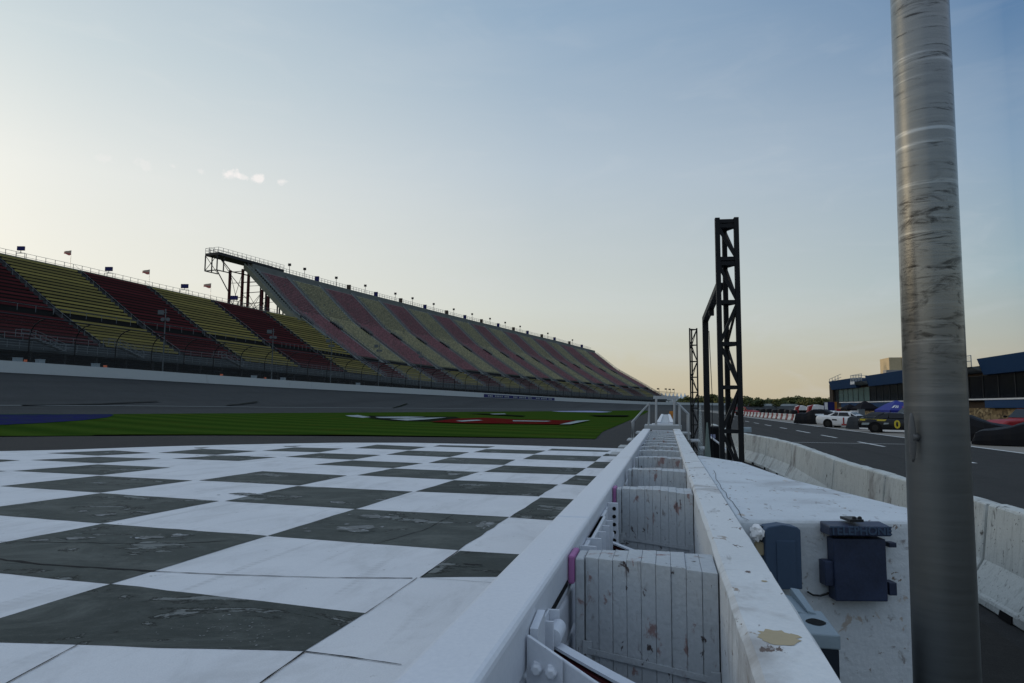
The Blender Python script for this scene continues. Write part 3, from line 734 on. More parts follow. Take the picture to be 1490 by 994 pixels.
mb = MB(); mb.hexa([(.428, q3[1], .35), (q3[0]-.03, q3[1], .35), (q3[0]-.03, q4[1]-.06, .35), (.428, q4[1]-.06, .35)], [(.428, q3[1], .76), (q3[0]-.03, q3[1], .72), (q3[0]-.03, q4[1]-.06, .72), (.428, q4[1]-.06, .76)]); mb.build('box_body', 'pale_box', lb, bev=.005)
mb = MB(); mb.hexa([(q3[0]-.028, q3[1], .66), (q3[0]+.004, q3[1]-.005, .64), (q3[0]-.02, q4[1]-.02, .70), (q3[0]-.06, q4[1]-.02, .72)], [(q3[0]-.035, q3[1], .735), (q3[0]+.004, q3[1]-.005, .725), (q3[0]-.012, q4[1]-.02, .752), (q3[0]-.055, q4[1]-.02, .757)]); mb.build('lid', 'pale_box', lb, bev=.004)
# crumpled white bag
bm = bmesh.new(); bmesh.ops.create_icosphere(bm, subdivisions=3, radius=.05)
for v in bm.verts: v.co *= 1+rng.normal(0, .12); v.co.z *= 1.0; v.co.x *= .75
me = bpy.data.meshes.new('crumpled_bag'); bm.to_mesh(me); bm.free(); me.materials.append(MATS['white_cloth'])
o = bpy.data.objects.new('crumpled_bag', me); COL.objects.link(o); p = face(1100, 772, .06); o.location = (p.x, p.y-.03, p.z-.01); tag(o, 'crumpled white plastic bag stuffed behind the pit wall', 'bag')
mb = MB(); p = face(1106, 792, .05); mb.box((p.x-.03, p.y-.03, p.z-.06), (p.x+.02, p.y+.03, p.z+.015)); tag(mb.build('cardboard_scrap', 'tan_block', None, bev=.008), 'small tan cardboard scrap under the white plastic bag', 'scrap')
mb = MB(); pts = [face(x, y, .02) for x, y in [(1175, 861), (1183, 866), (1194, 867), (1206, 863)]]; mb.tube(pts, .006, 6); tag(mb.build('cable_stub', 'dark_metal', None), 'short dark cable stub on concrete face under the telephone box', 'cable')

# flag pole in the foreground
DP = 2.78
pt = Vector(atD(1337.3, -60, DP)); pb = Vector(atD(1377.5, 994, DP))
hd = math.hypot(pb.x, pb.y)
def onring(x, y):
    r = ray(x, y); k = hd/math.hypot(r[0], r[1]); return Vector(CAM+r*k)
pt, pb = onring(1337.5, 0), onring(1377.8, 994); dirv = (pt-pb).normalized()
base = pb-dirv*(pb.z/dirv.z); top = pt+dirv*1.6
FP = empty('flag_pole', base, 'tall scuffed grey metal flag pole in the right foreground', 'pole')
rp = .5*83*DP/1000
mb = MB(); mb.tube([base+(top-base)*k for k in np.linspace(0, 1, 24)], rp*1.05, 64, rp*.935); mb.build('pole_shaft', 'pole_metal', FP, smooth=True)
cl = Vector((-dirv.x*0-.40, -1, 0)).normalized()
pc = base+dirv*((atD(1345, 637, DP)[2])/dirv.z); side = Vector((1, -.0, 0))
vd = Vector((pc.x, pc.y, 0)).normalized(); rtv = Vector((vd.y, -vd.x, 0))
cdir = (-vd*.80-rtv*.60).normalized(); hub = pc+cdir*(rp+.002)
mb = MB(); mb.tube([hub-cdir*.004, hub+cdir*.03], .016, 10)
mb.loft([[tuple(hub+cdir*(.026+w*math.cos(2*PI*j/10))+rtv*w*math.sin(2*PI*j/10)+dirv*z) for j in range(10)] for z, w in ((-.10, .003), (-.085, .007), (-.04, .012), (0, .015), (.04, .012), (.085, .007), (.10, .003))]); mb.build('rope_cleat', 'cleat_metal', FP, smooth=True, bev=0)
mb = MB(); pr = [(1402, 540), (1406, 640), (1410, 720), (1414, 800), (1418, 870), (1423, 940), (1429, 1000), (1434, 1060)]
mb.tube([onring(x, y)+vd*.03 for x, y in pr], .0028, 6); mb.build('halyard', 'rope', FP)

# ================================================================== stile over the barrier and the wall beyond
ST = empty('crossover_stile', (0, 20.9, 0), 'galvanised crossover steps with handrails over the far pit wall', 'stile')
YS = 20.9
mb = MB(); mb.box((-.62, YS, 1.06), (.46, YS+1.2, 1.12)); mb.box((-.62, YS-.02, .98), (.46, YS, 1.12)); mb.build('platform', 'galv', ST, bev=.01)
for sx in (-1, 1):
    for k in range(4):
        mb = MB(); x0 = -.62-.26*(k+1) if sx < 0 else .46+.26*k; z = .86-.22*k; mb.box((x0, YS, z), (x0+.26, YS+1.2, z+.04)); mb.build('step', 'galv', ST)
H = lambda x, y: Vector(atY(x, y, YS))
for pts in [[H(919.7, 646), H(919.7, 614.2), H(944.2, 586.5), H(943.2, 624)], [H(1002, 640), H(1002, 602.5), H(985, 585.8), H(989.4, 590.0), H(989.4, 627)]]:
    for dy in (0, 1.15):
        mb = MB(); mb.tube([p+Vector((0, dy, 0)) for p in pts], .028, 8); mb.build('handrail', 'galv', ST)
for x, x2 in ((955, 954.6), (981.6, 981)):
    mb = MB(); mb.tube([H(x, 578), H(x2, 618)], .035, 8); mb.build('gate_post', 'galv', ST)
mb = MB(); a, b = H(950.5, 578.2), H(987.5, 578.8); mb.beam(a, b, .06, .09); mb.build('top_beam', 'galv', ST)
mb = MB(); mb.box((-1.05, 16, .0), (-.68, 27, .12)); tag(mb.build('kerb', 'concrete', None, bev=.02), 'low tan concrete kerb beside the far steel barrier', 'kerb')
FB = empty('far_barrier', (-.1, 45, 0), 'narrow far length of white barrier beyond the crossover steps', 'barrier')
def fq(x, y, Y): return atY(x, y, Y)
Ya, Yb = 37., 80.
mb = MB()
for xa, xb, xa2, xb2, m in [(955.5, 961, 962.2, 965.2, 0), (974.5, 980.5, 972.0, 975.0, 0)]:
    za = fq(968, 614, Ya)[2]; zb = fq(968, 602.5, Yb)[2]
    b_ = [(fq(xa, 614, Ya)[0], Ya), (fq(xb, 614, Ya)[0], Ya), (fq(xb2, 602.5, Yb)[0], Yb), (fq(xa2, 602.5, Yb)[0], Yb)]
    mb.hexa([(*b_[0], 0), (*b_[1], 0), (*b_[2], 0), (*b_[3], 0)], [(*b_[0], za), (*b_[1], za), (*b_[2], zb), (*b_[3], zb)])
mb.build('barrier_rail', 'steel_white', FB)
mb = MB(); b_ = [(fq(961, 614, Ya)[0]+.002, Ya), (fq(974.5, 614, Ya)[0]-.002, Ya), (fq(972.0, 602.5, Yb)[0]-.002, Yb), (fq(965.2, 602.5, Yb)[0]+.002, Yb)]
mb.hexa([(*p, 0) for p in b_], [(*b_[0], za-.05), (*b_[1], za-.05), (*b_[2], zb-.05), (*b_[3], zb-.05)]); mb.build('foam_infill', 'foam_paint', FB)
mb = MB(); mb.box((-.7, Ya-.6, 0), (.42, Ya-.3, .8)); mb.build('end_cap', 'steel_white', FB, bev=.02)
mb = MB(); p = atY(978, 603, 78.); mb.box((p[0]-.3, 77.7, 0), (p[0]+.3, 78.3, p[2]+.35)); mb.box((p[0]-.2, 77.68, p[2]-.1), (p[0]+.2, 77.72, p[2]+.2)); tag(mb.build('equipment_box', 'amber', None, bev=.03), 'small orange brown box at the far end of the barrier', 'box')

# ================================================================== truss towers
def truss(name, cen, w, h, yaw, levels, label, r):
    t = empty(name, cen, label, 'truss tower', 'black truss towers behind the pit wall')
    c, s = math.cos(yaw), math.sin(yaw)
    def pt(i, z):
        x, y = [(-1, -.7), (1, -.7), (.02, 1)][i % 3]; x *= w/2-r/2; y *= w/2-r/2
        return Vector((cen[0]+c*x-s*y, cen[1]+s*x+c*y, z))
    for i in range(3):
        mb = MB(); mb.beam(pt(i, 0), pt(i, h), r, r, up=(c, s, 0)); mb.build('corner_post', 'black_steel', t, bev=.004, seg=1)
    for z in levels:
        mb = MB()
        for i in range(3): mb.beam(pt(i, z), pt(i+1, z), r*.6, r*.8)
        mb.build('horizontal_frame', 'black_steel', t)
    for k, (za, zb) in enumerate(zip(levels, levels[1:])):
        if zb-za < .2: continue
        mb = MB()
        for i in range(2):
            a, b = (i, i+1) if (k+i) % 2 else (i+1, i)
            mb.beam(pt(a, za), pt(b, zb), r*(.62 if i == 0 else .4))
        mb.build('diagonal_brace', 'black_steel', t)
    mb = MB(); mb.box((cen[0]-w*.8, cen[1]-w*.8, 0), (cen[0]+w*.8, cen[1]+w*.8, .02)); mb.build('base_plate', 'black_steel', t)
    return t
D1 = 9.7; c1 = atD(1059.5, 500, D1); h1 = atD(1058, 318, D1)[2]
lv = [.05]+[atD(1058, y, D1)[2] for y in (745, 688, 627, 564, 501, 440, 383, 376, 327, 320)]
truss('truss_tower', (c1[0], c1[1], 0), .325, h1+.03, math.radians(5), lv, 'tall near black steel truss tower behind the white concrete block', .066)
D2 = 24.5; c2 = atD(1009, 560, D2); h2 = atD(1009, 477, D2)[2]
lv = [.05]+[atD(1009, y, D2)[2] for y in (640, 618, 594, 571, 549, 526, 502, 479)]
truss('truss_tower', (c2[0], c2[1], 0), .30, h2, math.radians(14), lv, 'smaller distant black truss tower left of the bent post', .045)
BP = empty('bent_post', atD(1028, 640, 12.)*np.array([1, 1, 0]), 'black steel post with arm bent over to the near truss tower', 'post')
pv = atD(1028, 560, 12.); zt = atD(1028, 464, 12.)[2]
mb = MB(); mb.beam((pv[0], pv[1], 0), (pv[0], pv[1], zt+.05), .10, .10); mb.build('upright', 'black_steel', BP, bev=.006, seg=1)
e = atD(1047, 416, 9.95); mb = MB(); mb.beam((pv[0], pv[1], zt), (e[0], e[1], e[2]), .10, .10); mb.build('arm', 'black_steel', BP, bev=.006, seg=1)
k = .42; mb = MB(); q = Vector(pv)*(1-k)+Vector(e)*k; q.z = zt*(1-k)+e[2]*k; mb.box((q.x-.03, q.y-.05, q.z-.14), (q.x+.05, q.y+.05, q.z-.03)); mb.build('junction_box', 'black_steel', BP)
mb = MB(); mb.tube([(pv[0]+.08, pv[1], 0), (pv[0]+.09, pv[1], zt*.6), (pv[0]+.06, pv[1], zt-.2)], .006, 5); mb.build('hanging_cable', 'black_steel', BP)
# odds and ends at the towers' feet
mb = MB(); a = atY(1013.5, 655, 15.); b = atY(1023.5, 590, 15.)
mb.hexa([(a[0], 15, .05), (b[0], 14.9, .05), (b[0], 14.92, .05), (a[0], 15.02, .05)], [(a[0]+.07, 15.1, b[2]), (b[0]-.05, 15.0, b[2]), (b[0]-.05, 15.02, b[2]), (a[0]+.07, 15.12, b[2])]); tag(mb.build('plastic_sheet', 'clear_plastic', None), 'clear plastic sheet standing between the two truss towers', 'plastic sheet')
p = atD(1029.5, 650, 11.3); zc_ = atD(1028, 615, 11.3)[2]
mb = MB(); mb.lathe([(.10, 0), (.10, .1), (.075, .5), (.012, zc_)], (p[0], p[1], 0), 'z', 14); tag(mb.build('rolled_tarp', 'tarp_green', None, smooth=True), 'grey green rolled tarp standing at the foot of the bent post', 'tarp')
EC = empty('equipment_case', atY(1042, 640, 13.)*np.array([1, 1, 0]), 'black equipment case with pale handle rail behind the truss tower', 'case')
a = atY(1030, 664, 13.); b = atY(1053, 621, 13.)
mb = MB(); mb.box((a[0], 13, .25), (b[0], 13.7, b[2])); mb.build('case_body', 'cover_black', EC, bev=.03)
mb = MB(); mb.tube([atY(1032, 634.5, 12.95), atY(1046, 645, 12.9), atY(1058, 656, 12.85)], .018, 6); mb.build('handle_rail', 'steel_white', EC)
mb = MB(); a = atY(1033, 632, 12.98); b = atY(1041, 638, 12.98); mb.box((a[0], 12.985, b[2]), (b[0], 12.995, a[2])); mb.build('sticker', 'lavender', EC)
for sx in (.08, .42):
    mb = MB(); mb.lathe([(.12, -.04), (.125, 0), (.12, .04)], (EC.location.x-.25+sx, 13.1, .125), 'x', 14); mb.build('wheel', 'rubber', EC)

# ================================================================== jersey barriers along pit road
def jersey(pa, pb, label, chips=0):
    pa = np.array(pa); pb = np.array(pb); L = np.linalg.norm(pb-pa); d = (pb-pa)/L; n = np.array([d[1], -d[0]])
    t = empty('concrete_barrier', ((pa[0]+pb[0])/2, (pa[1]+pb[1])/2, 0), label, 'barrier', 'concrete barriers along pit road')
    prof = [(-.30, 0), (-.30, .07), (-.27, .10), (-.14, .33), (-.085, .80), (-.07, .82), (.07, .82), (.085, .80), (.14, .33), (.27, .10), (.30, .07), (.30, 0)]
    mb = MB(); rings = []; k = max(3, int(L/.3))
    for i in range(k+1):
        u = .034+(L-.068)*i/k
        if i in (0, k): u += .0
        rings.append([(pa[0]+d[0]*u+n[0]*(o+rng.normal(0, .002)), pa[1]+d[1]*u+n[1]*(o+rng.normal(0, .002)), z+(rng.normal(0, .004) if z > .05 else 0)) for o, z in prof])
    mb.loft(rings); mb.build('barrier_body', 'jersey_paint', t, bev=.012, seg=1)
    for u in (L*.25, L*.75):
        mb = MB(); c = pa+d*u; mb.hexa([(c[0]-n[0]*.32-d[0]*.1, c[1]-n[1]*.32-d[1]*.1, .003), (c[0]+n[0]*.32-d[0]*.1, c[1]+n[1]*.32-d[1]*.1, .003), (c[0]+n[0]*.32+d[0]*.1, c[1]+n[1]*.32+d[1]*.1, .003), (c[0]-n[0]*.32+d[0]*.1, c[1]-n[1]*.32+d[1]*.1, .003)],
               [(c[0]-n[0]*.306-d[0]*.1, c[1]-n[1]*.306-d[1]*.1, .06), (c[0]+n[0]*.306-d[0]*.1, c[1]+n[1]*.306-d[1]*.1, .06), (c[0]+n[0]*.306+d[0]*.1, c[1]+n[1]*.306+d[1]*.1, .06), (c[0]-n[0]*.306+d[0]*.1, c[1]-n[1]*.306+d[1]*.1, .06)])
        mb.build('drain_notch', 'undercroft', t)
    return t
JP = [(2.93, 4.0), (2.90, 7.10), (2.83, 9.80), (2.80, 12.4), (2.98, 17.3), (2.86, 20.6), (2.50, 23.9), (2.35, 27.5), (2.3, 31.5), (2.3, 36.)]
JL = ['nearest dirt-stained white concrete barrier at the right edge of the photo', 'white concrete barrier right behind the foreground flag pole', 'third white concrete barrier, just left of the flag pole',
      'fourth white concrete barrier, longest bare stretch behind the painted block', 'fifth white concrete barrier, where the line starts to bend', 'sixth white concrete barrier, directly right of the near truss tower',
      'seventh white concrete barrier, seen through the near truss tower', 'eighth white concrete barrier, behind the bent black post', 'farthest white concrete barrier beside the small truss tower']
for i in range(len(JP)-1): jersey(JP[i], JP[i+1], JL[i])
mb = MB(); p = atz(1084, 629, .82); mb.box((p[0]-.18, p[1]-.1, .822), (p[0]+.2, p[1]+.12, .99)); mb.box((p[0]+.0, p[1]-.12, .87), (p[0]+.15, p[1]-.1, .96)); tag(mb.build('small_box', 'pale_box', None, bev=.02), 'small grey box resting on the concrete barrier by the truss tower', 'box')

# ================================================================== outer wall, banner, fence
OW = empty('outer_wall', P3(120, 0, 4.8), 'long white retaining wall at the top of the banked track', 'wall')
def wall_piece(ts, name, m, par, o0=0, o1=.5, za=0, zb=1.45):
    mb = MB(); mb.loft([[P3(t, o0, zW(t)+za), P3(t, o0+.01, zW(t)+zb), P3(t, o1, zW(t)+zb), P3(t, o1, zW(t)+za-.3)] for t in ts]); return mb.build(name, m, par)
cuts = [-60, 60, 130, 215, 242, 304, 420, 620, 960]
for a, b in zip(cuts, cuts[1:]):
    wall_piece([t for t in np.linspace(a+.02, b-.02, max(4, int((b-a)/4)))], 'wall_section', 'outer_wall', OW)
tb0, tb1 = 234., 288.
def tpx(x, off=0, z=5.):
    return min(np.linspace(10, 440, 1720), key=lambda t: abs(proj(P3(t, off, z))[0]-x))
tb0, tb1 = tpx(704, 0, 4.6), tpx(807, 0, 4.2)
mb = MB(); mb.loft([[P3(t, -.03, zW(t)+.10), P3(t, -.02, zW(t)+1.12), P3(t, -.012, zW(t)+1.12), P3(t, -.012, zW(t)+.10)] for t in np.linspace(tb0, tb1, 14)])
bn = mb.build('banner', 'navy', OW)
mb = MB()
W3 = [(16, .7, 1), (30, .7, 1), (44, .7, 1)]
x0 = 690; sc_ = 1490/140
words = [(215, 295), (318, 445), (468, 545), (608, 675), (700, 808), (832, 895), (957, 1015), (1035, 1130), (1150, 1205)]
for a, b in words:
    ta, tb = tpx(x0+a/sc_, 0, 4.4), tpx(x0+b/sc_, 0, 4.4); n = max(3, int((b-a)/22)); w = (tb-ta)/n
    for i in range(n):
        t0 = ta+i*w; t1 = t0+w*.68
        mb.quad(P3(t0, -.045, zW(t0)+.36), P3(t1, -.045, zW(t1)+.36), P3(t1, -.04, zW(t1)+.86), P3(t0, -.04, zW(t0)+.86))
mb.build('banner_lettering', 'logo_white', bn, fix=False)

CF = empty('catch_fence', P3(100, .8, 6.7), 'black curved-top catch fence standing on the outer wall', 'fence')
ftop = lambda t: [(.8, 1.3), (.8, 4.6), (.6, 5.5), (.1, 6.2), (-.8, 6.75), (-1.9, 7.0)]
t = 40.
while t < 330:
    mb = MB(); mb.tube([P3(t, o, zW(t)+z) for o, z in ftop(t)], .075 if t < 150 else .09, 6); mb.build('fence_post', 'black_steel', CF); t += 6.4 if t < 200 else 7.5
for o, z in [(.8, 2.2), (.8, 3.1), (.8, 4.0), (.68, 5.2), (-.2, 6.4), (-1.9, 7.0)]:
    mb = MB(); mb.tube([P3(t, o, zW(t)+z) for t in np.linspace(36, 400, 80)], .09 if z > 6.9 else .022, 4, cap=False); mb.build('fence_cable', 'black_steel', CF)
mb = MB(); prev = None
for t in np.linspace(36, 410, 90):
    row = [P3(t, o, zW(t)+z) for o, z in ftop(t)]
    if prev:
        for i in range(5): mb.quad(prev[i], row[i], row[i+1], prev[i+1])
    prev = row
mb.build('chain_link', 'chainlink', CF, fix=False)

# ================================================================== grandstands
zLB = lambda t: float(np.interp(t, [-60, 92, 122, 141, 158, 200, 322, 400, 440], [10.5, 10.5, 10.2, 9.9, 9.6, 8.6, 7.7, 6.9, 6.6]))
zMID = lambda t: zLB(t)+5.4
zTL = lambda t: float(np.interp(t, [-60, 93, 110, 127, 144, 161, 180], [28.3, 28.0, 27.8, 27.3, 26.9, 26.5, 26.2]))
zTH = lambda t: float(np.interp(t, [-60, 166, 250, 320, 380, 420, 440], [43.3, 43.3, 42.2, 40.5, 38.5, 36.2, 35.6]))
O_B, O_W0, O_W1, O_TL, O_TH = 12., 21., 22.6, 40., 60.
N_LOW, N_UPL, N_UPH = 8, 15, 50
def z_low(t, k): return zLB(t)+(zMID(t)-.45-zLB(t))*k/N_LOW
def rows_low(): return [(O_B+(O_W0-O_B)*k/N_LOW, lambda t, k=k: z_low(t, k)) for k in range(N_LOW+1)]
def rows_up(high):
    if not high: return [(O_W1+(O_TL-O_W1)*k/N_UPL, lambda t, k=k: zMID(t)+.6+(zTL(t)-zMID(t)-.6)*k/N_UPL) for k in range(N_UPL+1)]
    n1 = 29; n2 = N_UPH-n1; om, R = 44., []          # the tall stand steepens above the vomitories
    for k in range(N_UPH+1):
        q = .49*k/n1 if k <= n1 else .49+.51*(k-n1)/n2; o = O_W1+(om-O_W1)*k/n1 if k <= n1 else om+(O_TH-om)*(k-n1)/n2
        R.append((o, lambda t, q=q: zMID(t)+.6+(zTH(t)-zMID(t)-.6)*q))
    return R
def terrace(t0, t1, high, par, m):
    """stepped concrete deck between two stations"""
    ts = np.linspace(t0, t1, 5); mb = MB()
    for rows in (rows_low(), rows_up(high)):
        for (oa, za), (ob, zb) in zip(rows, rows[1:]):
            for a, b in zip(ts, ts[1:]):
                mb.quad(P3(a, oa, za(a)), P3(b, oa, za(b)), P3(b, ob, za(b)), P3(a, ob, za(a)))
                mb.quad(P3(a, ob, za(a)), P3(b, ob, za(b)), P3(b, ob, zb(b)), P3(a, ob, zb(a)))
    mb.c = 1
    for a, b in zip(ts, ts[1:]):
        zl = rows_low()[-1][1]; zu = rows_up(high)[0][1]
        mb.quad(P3(a, O_W0, zl(a)), P3(b, O_W0, zl(b)), P3(b, O_W1, zl(b)), P3(a, O_W1, zl(a)))
        mb.quad(P3(a, O_W1, zl(a)), P3(b, O_W1, zl(b)), P3(b, O_W1, zu(b)), P3(a, O_W1, zu(a)))
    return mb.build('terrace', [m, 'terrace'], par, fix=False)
def bench_row(mb, t0, t1, o, z, h=.34, lift=.26):
    ts = np.linspace(t0, t1, 4); R = []
    for t in ts:
        zz = z(t)+lift; R.append([P3(t, o+.14, zz), P3(t, o+.12, zz+h), P3(t, o+.5, zz+h), P3(t, o+.5, zz+h-.05)])
    mb.loft(R)
def chairs(t0, t1, rows, name, m, par):
    """individual flip seats: a seat pan and a backrest each"""
    V = []; base = []
    q = lambda u0, u1, d0, d1, z0, z1: [(u0, d0, z0), (u1, d0, z0), (u1, d1, z0), (u0, d1, z0), (u0, d0, z1), (u1, d0, z1), (u1, d1, z1), (u0, d1, z1)]
    tmpl = np.array(q(-.20, .20, .16, .48, .36, .42)+q(-.20, .20, .48, .54, .40, .80))
    for o, z in rows:
        a, b = P(t0, o), P(t1, o); L = np.hypot(*(b-a)); n = int(L/.56)
        for i in range(n):
            t = t0+(t1-t0)*(i+.5)/n; p = P(t, o); p2 = P(t+.3, o); d = (p2-p)/np.hypot(*(p2-p)); nrm = np.array([-d[1], d[0]])
            if rng.random() < .012: continue
            w = tmpl.copy(); zz = z(t)
            V.append(np.stack([p[0]+w[:, 0]*d[0]+w[:, 1]*nrm[0], p[1]+w[:, 0]*d[1]+w[:, 1]*nrm[1], zz+w[:, 2]], 1))
    V = np.concatenate(V); nb = len(V)//8
    ft = np.array([(4, 5, 6, 7), (0, 1, 5, 4), (1, 2, 6, 5), (3, 0, 4, 7), (0, 3, 2, 1)])
    Fc = (np.arange(nb)[:, None, None]*8+ft[None]).reshape(-1, 4)
    me = bpy.data.meshes.new(name); me.vertices.add(len(V)); me.vertices.foreach_set('co', V.ravel())
    me.loops.add(Fc.size); me.loops.foreach_set('vertex_index', Fc.ravel().astype(np.int32)); me.polygons.add(len(Fc))
    me.polygons.foreach_set('loop_start', np.arange(0, Fc.size, 4, dtype=np.int32)); me.polygons.foreach_set('loop_total', np.full(len(Fc), 4, dtype=np.int32))
    me.materials.append(MATS[m]); me.update(); me.validate()
    o = bpy.data.objects.new(name, me); COL.objects.link(o); o.parent = par; o.matrix_parent_inverse = par.matrix_basis.inverted() if par.parent is None else Matrix()
    return o
def rail(mb, pts, h, post=2.0, r=.03, bars=(1., .5)):
    """posts and bars along a polyline"""
    pts = [Vector(p) for p in pts]
    for b in bars: mb.tube([p+Vector((0, 0, h*b)) for p in pts], r, 4, cap=False)
    acc = 0.
    for a, b in zip(pts, pts[1:]):
        L = (b-a).length; n = max(1, round(L/post))
        for i in range(n):
            p = a+(b-a)*(i/n); mb.beam(p, p+Vector((0, 0, h)), r*1.9)
GL = empty('grandstand', P3(100, 25, 0), 'lower red and yellow bench grandstand at the left of the photo', 'grandstand')
AIS = [-36, -20, -4, 12, 28, 44, 60, 76, 92, 108, 123.5, 141, 158, 174]
BENCH_N = 0
for i, (a, b) in enumerate(zip(AIS, AIS[1:])):
    red = (i % 2 == 1); red = ((AIS.index(a)-AIS.index(76)) % 2 == 0)
    m = 'bench_red' if red else 'bench_yellow'
    terrace(a, b, False, GL, 'terrace')
    sec = None; up = rows_up(False)[:-1]; lo = rows_low()[:-1]
    for nm, rws in (('upper_seating', up), ('lower_seating', lo)):
        if b <= 60 and nm == 'lower_seating': pass
        mb = MB()
        for j, (o, z) in enumerate(rws): bench_row(mb, a+.75, b-.75, o, z)
        s_ = mb.build(nm, m, GL)
        if b > 76: s_['label'] = ('dark red' if red else 'olive yellow')+' bench rows'
# rails
ts = np.linspace(-36, 176, 60)
mb = MB(); rail(mb, [P3(t, O_TL+.9, zTL(t)) for t in ts if t < 168], 1.35, 2.1, .035, (1., .5)); mb.build('back_rail', 'grey_rail', GL)
mb = MB(); mb.loft([[P3(t, O_TL+.05, zTL(t)), P3(t, O_TL+.05, zTL(t)+.28), P3(t, O_TL+1.1, zTL(t)+.28), P3(t, O_TL+1.1, zTL(t)-.3)] for t in ts if t < 170]); mb.build('back_beam', 'side_steel', GL)
mb = MB(); rail(mb, [P3(t, O_W0+.9, zMID(t)+.15) for t in np.linspace(30, 172, 50)], 1.05, 2.0, .028, (1.,)); mb.build('walkway_rail', 'grey_rail', GL)
def aisle(t, high, par):
    rows = rows_low()+rows_up(high); mb = MB()
    for (o, z), (o2, z2) in zip(rows, rows[1:]):
        zz = z(t)
        mb.hexa([P3(t-.5, o, zz), P3(t+.5, o, zz), P3(t+.5, o2+.02, zz), P3(t-.5, o2+.02, zz)], [P3(t-.5, o, zz+.08), P3(t+.5, o, zz+.08), P3(t+.5, o2+.02, z2(t)+.02), P3(t-.5, o2+.02, z2(t)+.02)])
    mb.build('aisle_steps', 'terrace_pale' if high else 'terrace', par)
    for sd in ((-.6, .6) if high else (-.55,)):
        mb = MB(); pts = [P3(t+sd, o, z(t)) for o, z in rows][::3]; rail(mb, pts, 1.0, 2.4, .05 if high else .028, (1., .5) if high else (1.,)); mb.build('aisle_rail', 'grey_rail', par)
for t in AIS[4:]: aisle(t, False, GL)
# front of the stand: walkway slab, rail, posts and dark undercroft
def front(t0, t1, par):
    ts = np.linspace(t0, t1, max(4, int((t1-t0)/5))); zl = zLB
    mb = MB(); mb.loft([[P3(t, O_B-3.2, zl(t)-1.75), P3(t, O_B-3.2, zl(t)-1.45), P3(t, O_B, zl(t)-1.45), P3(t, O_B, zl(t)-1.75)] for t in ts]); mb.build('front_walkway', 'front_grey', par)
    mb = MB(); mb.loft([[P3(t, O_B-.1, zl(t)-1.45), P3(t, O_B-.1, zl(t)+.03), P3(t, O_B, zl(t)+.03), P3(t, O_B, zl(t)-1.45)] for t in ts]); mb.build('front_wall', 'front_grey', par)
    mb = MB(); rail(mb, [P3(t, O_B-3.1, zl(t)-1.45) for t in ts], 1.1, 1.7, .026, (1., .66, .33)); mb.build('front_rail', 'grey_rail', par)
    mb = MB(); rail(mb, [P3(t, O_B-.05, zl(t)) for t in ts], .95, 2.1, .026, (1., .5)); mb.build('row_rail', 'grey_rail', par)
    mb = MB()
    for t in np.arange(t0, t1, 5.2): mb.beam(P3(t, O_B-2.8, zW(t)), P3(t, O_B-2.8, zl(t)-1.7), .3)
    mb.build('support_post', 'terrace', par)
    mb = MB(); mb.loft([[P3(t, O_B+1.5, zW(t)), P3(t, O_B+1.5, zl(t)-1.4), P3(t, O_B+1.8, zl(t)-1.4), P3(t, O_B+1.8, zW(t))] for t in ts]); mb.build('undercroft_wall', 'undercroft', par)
front(-36, 174, GL)
mb = MB(); prev = None
for t in TA:
    if t > 470: break
    row = [P3(t, .45, zW(t)+.6), P3(t, 70, zW(t)+.6)]
    if prev: mb.quad(prev[0], prev[1], row[1], row[0])
    prev = row
struct('concourse_ground', mb, 'dark_concrete')
# back of the stand so that it shades the field
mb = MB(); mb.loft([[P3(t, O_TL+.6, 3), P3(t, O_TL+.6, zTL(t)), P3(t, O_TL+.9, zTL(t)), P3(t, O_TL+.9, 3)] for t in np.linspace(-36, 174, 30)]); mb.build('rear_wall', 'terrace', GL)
# front stairs down from the walkway
for t in (tpx(45, 8, 8), tpx(170, 8, 8), tpx(325, 8, 8)):
    mb = MB(); n = 9
    for k in range(n):
        z = zLB(t)-1.45+1.5*(1-k/n); tt = t+.5*k
        mb.hexa([P3(tt, O_B-3.4, z-.12), P3(tt+.5, O_B-3.4, z-.12), P3(tt+.5, O_B-4.5, z-.12), P3(tt, O_B-4.5, z-.12)], [P3(tt, O_B-3.4, z), P3(tt+.5, O_B-3.4, z), P3(tt+.5, O_B-4.5, z), P3(tt, O_B-4.5, z)])
    for o in (O_B-3.4, O_B-4.5): rail(mb, [P3(t-2, o, zLB(t)+.05), P3(t, o, zLB(t)+.05), P3(t+4.5, o, zLB(t)-1.45), P3(t+6, o, zLB(t)-1.45)], 1.05, 1.4, .03, (1., .5))
    mb.build('front_stairs', 'grey_rail', GL)

GH = empty('grandstand', P3(290, 30, 0), 'tall grandstand of red and yellow seats stretching to the right', 'grandstand')
HB = [174.2, 187, 201.5, 217.5, 232.5, 247.5, 263.5, 279, 293, 306.5, 321, 335, 348.5, 363, 376.5, 393, 407.5, 420.]
for i, (a, b) in enumerate(zip(HB, HB[1:])):
    red = i % 2 == 0
    terrace(a, b, True, GH, 'terrace_pale')
    o_ = chairs(a+.9, b-.9, rows_up(True)[:-3], 'upper_seating', 'chair_red' if red else 'chair_yellow', GH); o_['label'] = 'faded maroon seats' if red else 'faded olive yellow seats'
    mb = MB()
    for (o, z) in rows_low()[:-1]: bench_row(mb, a+.8, b-.8, o, z)
    s_ = mb.build('lower_seating', 'bench_red' if red else 'bench_yellow', GH); s_['label'] = 'dark red bench rows' if red else 'olive yellow bench rows'
for i, t in enumerate(HB): aisle(t+(.6 if i == 0 else 0), True, GH)
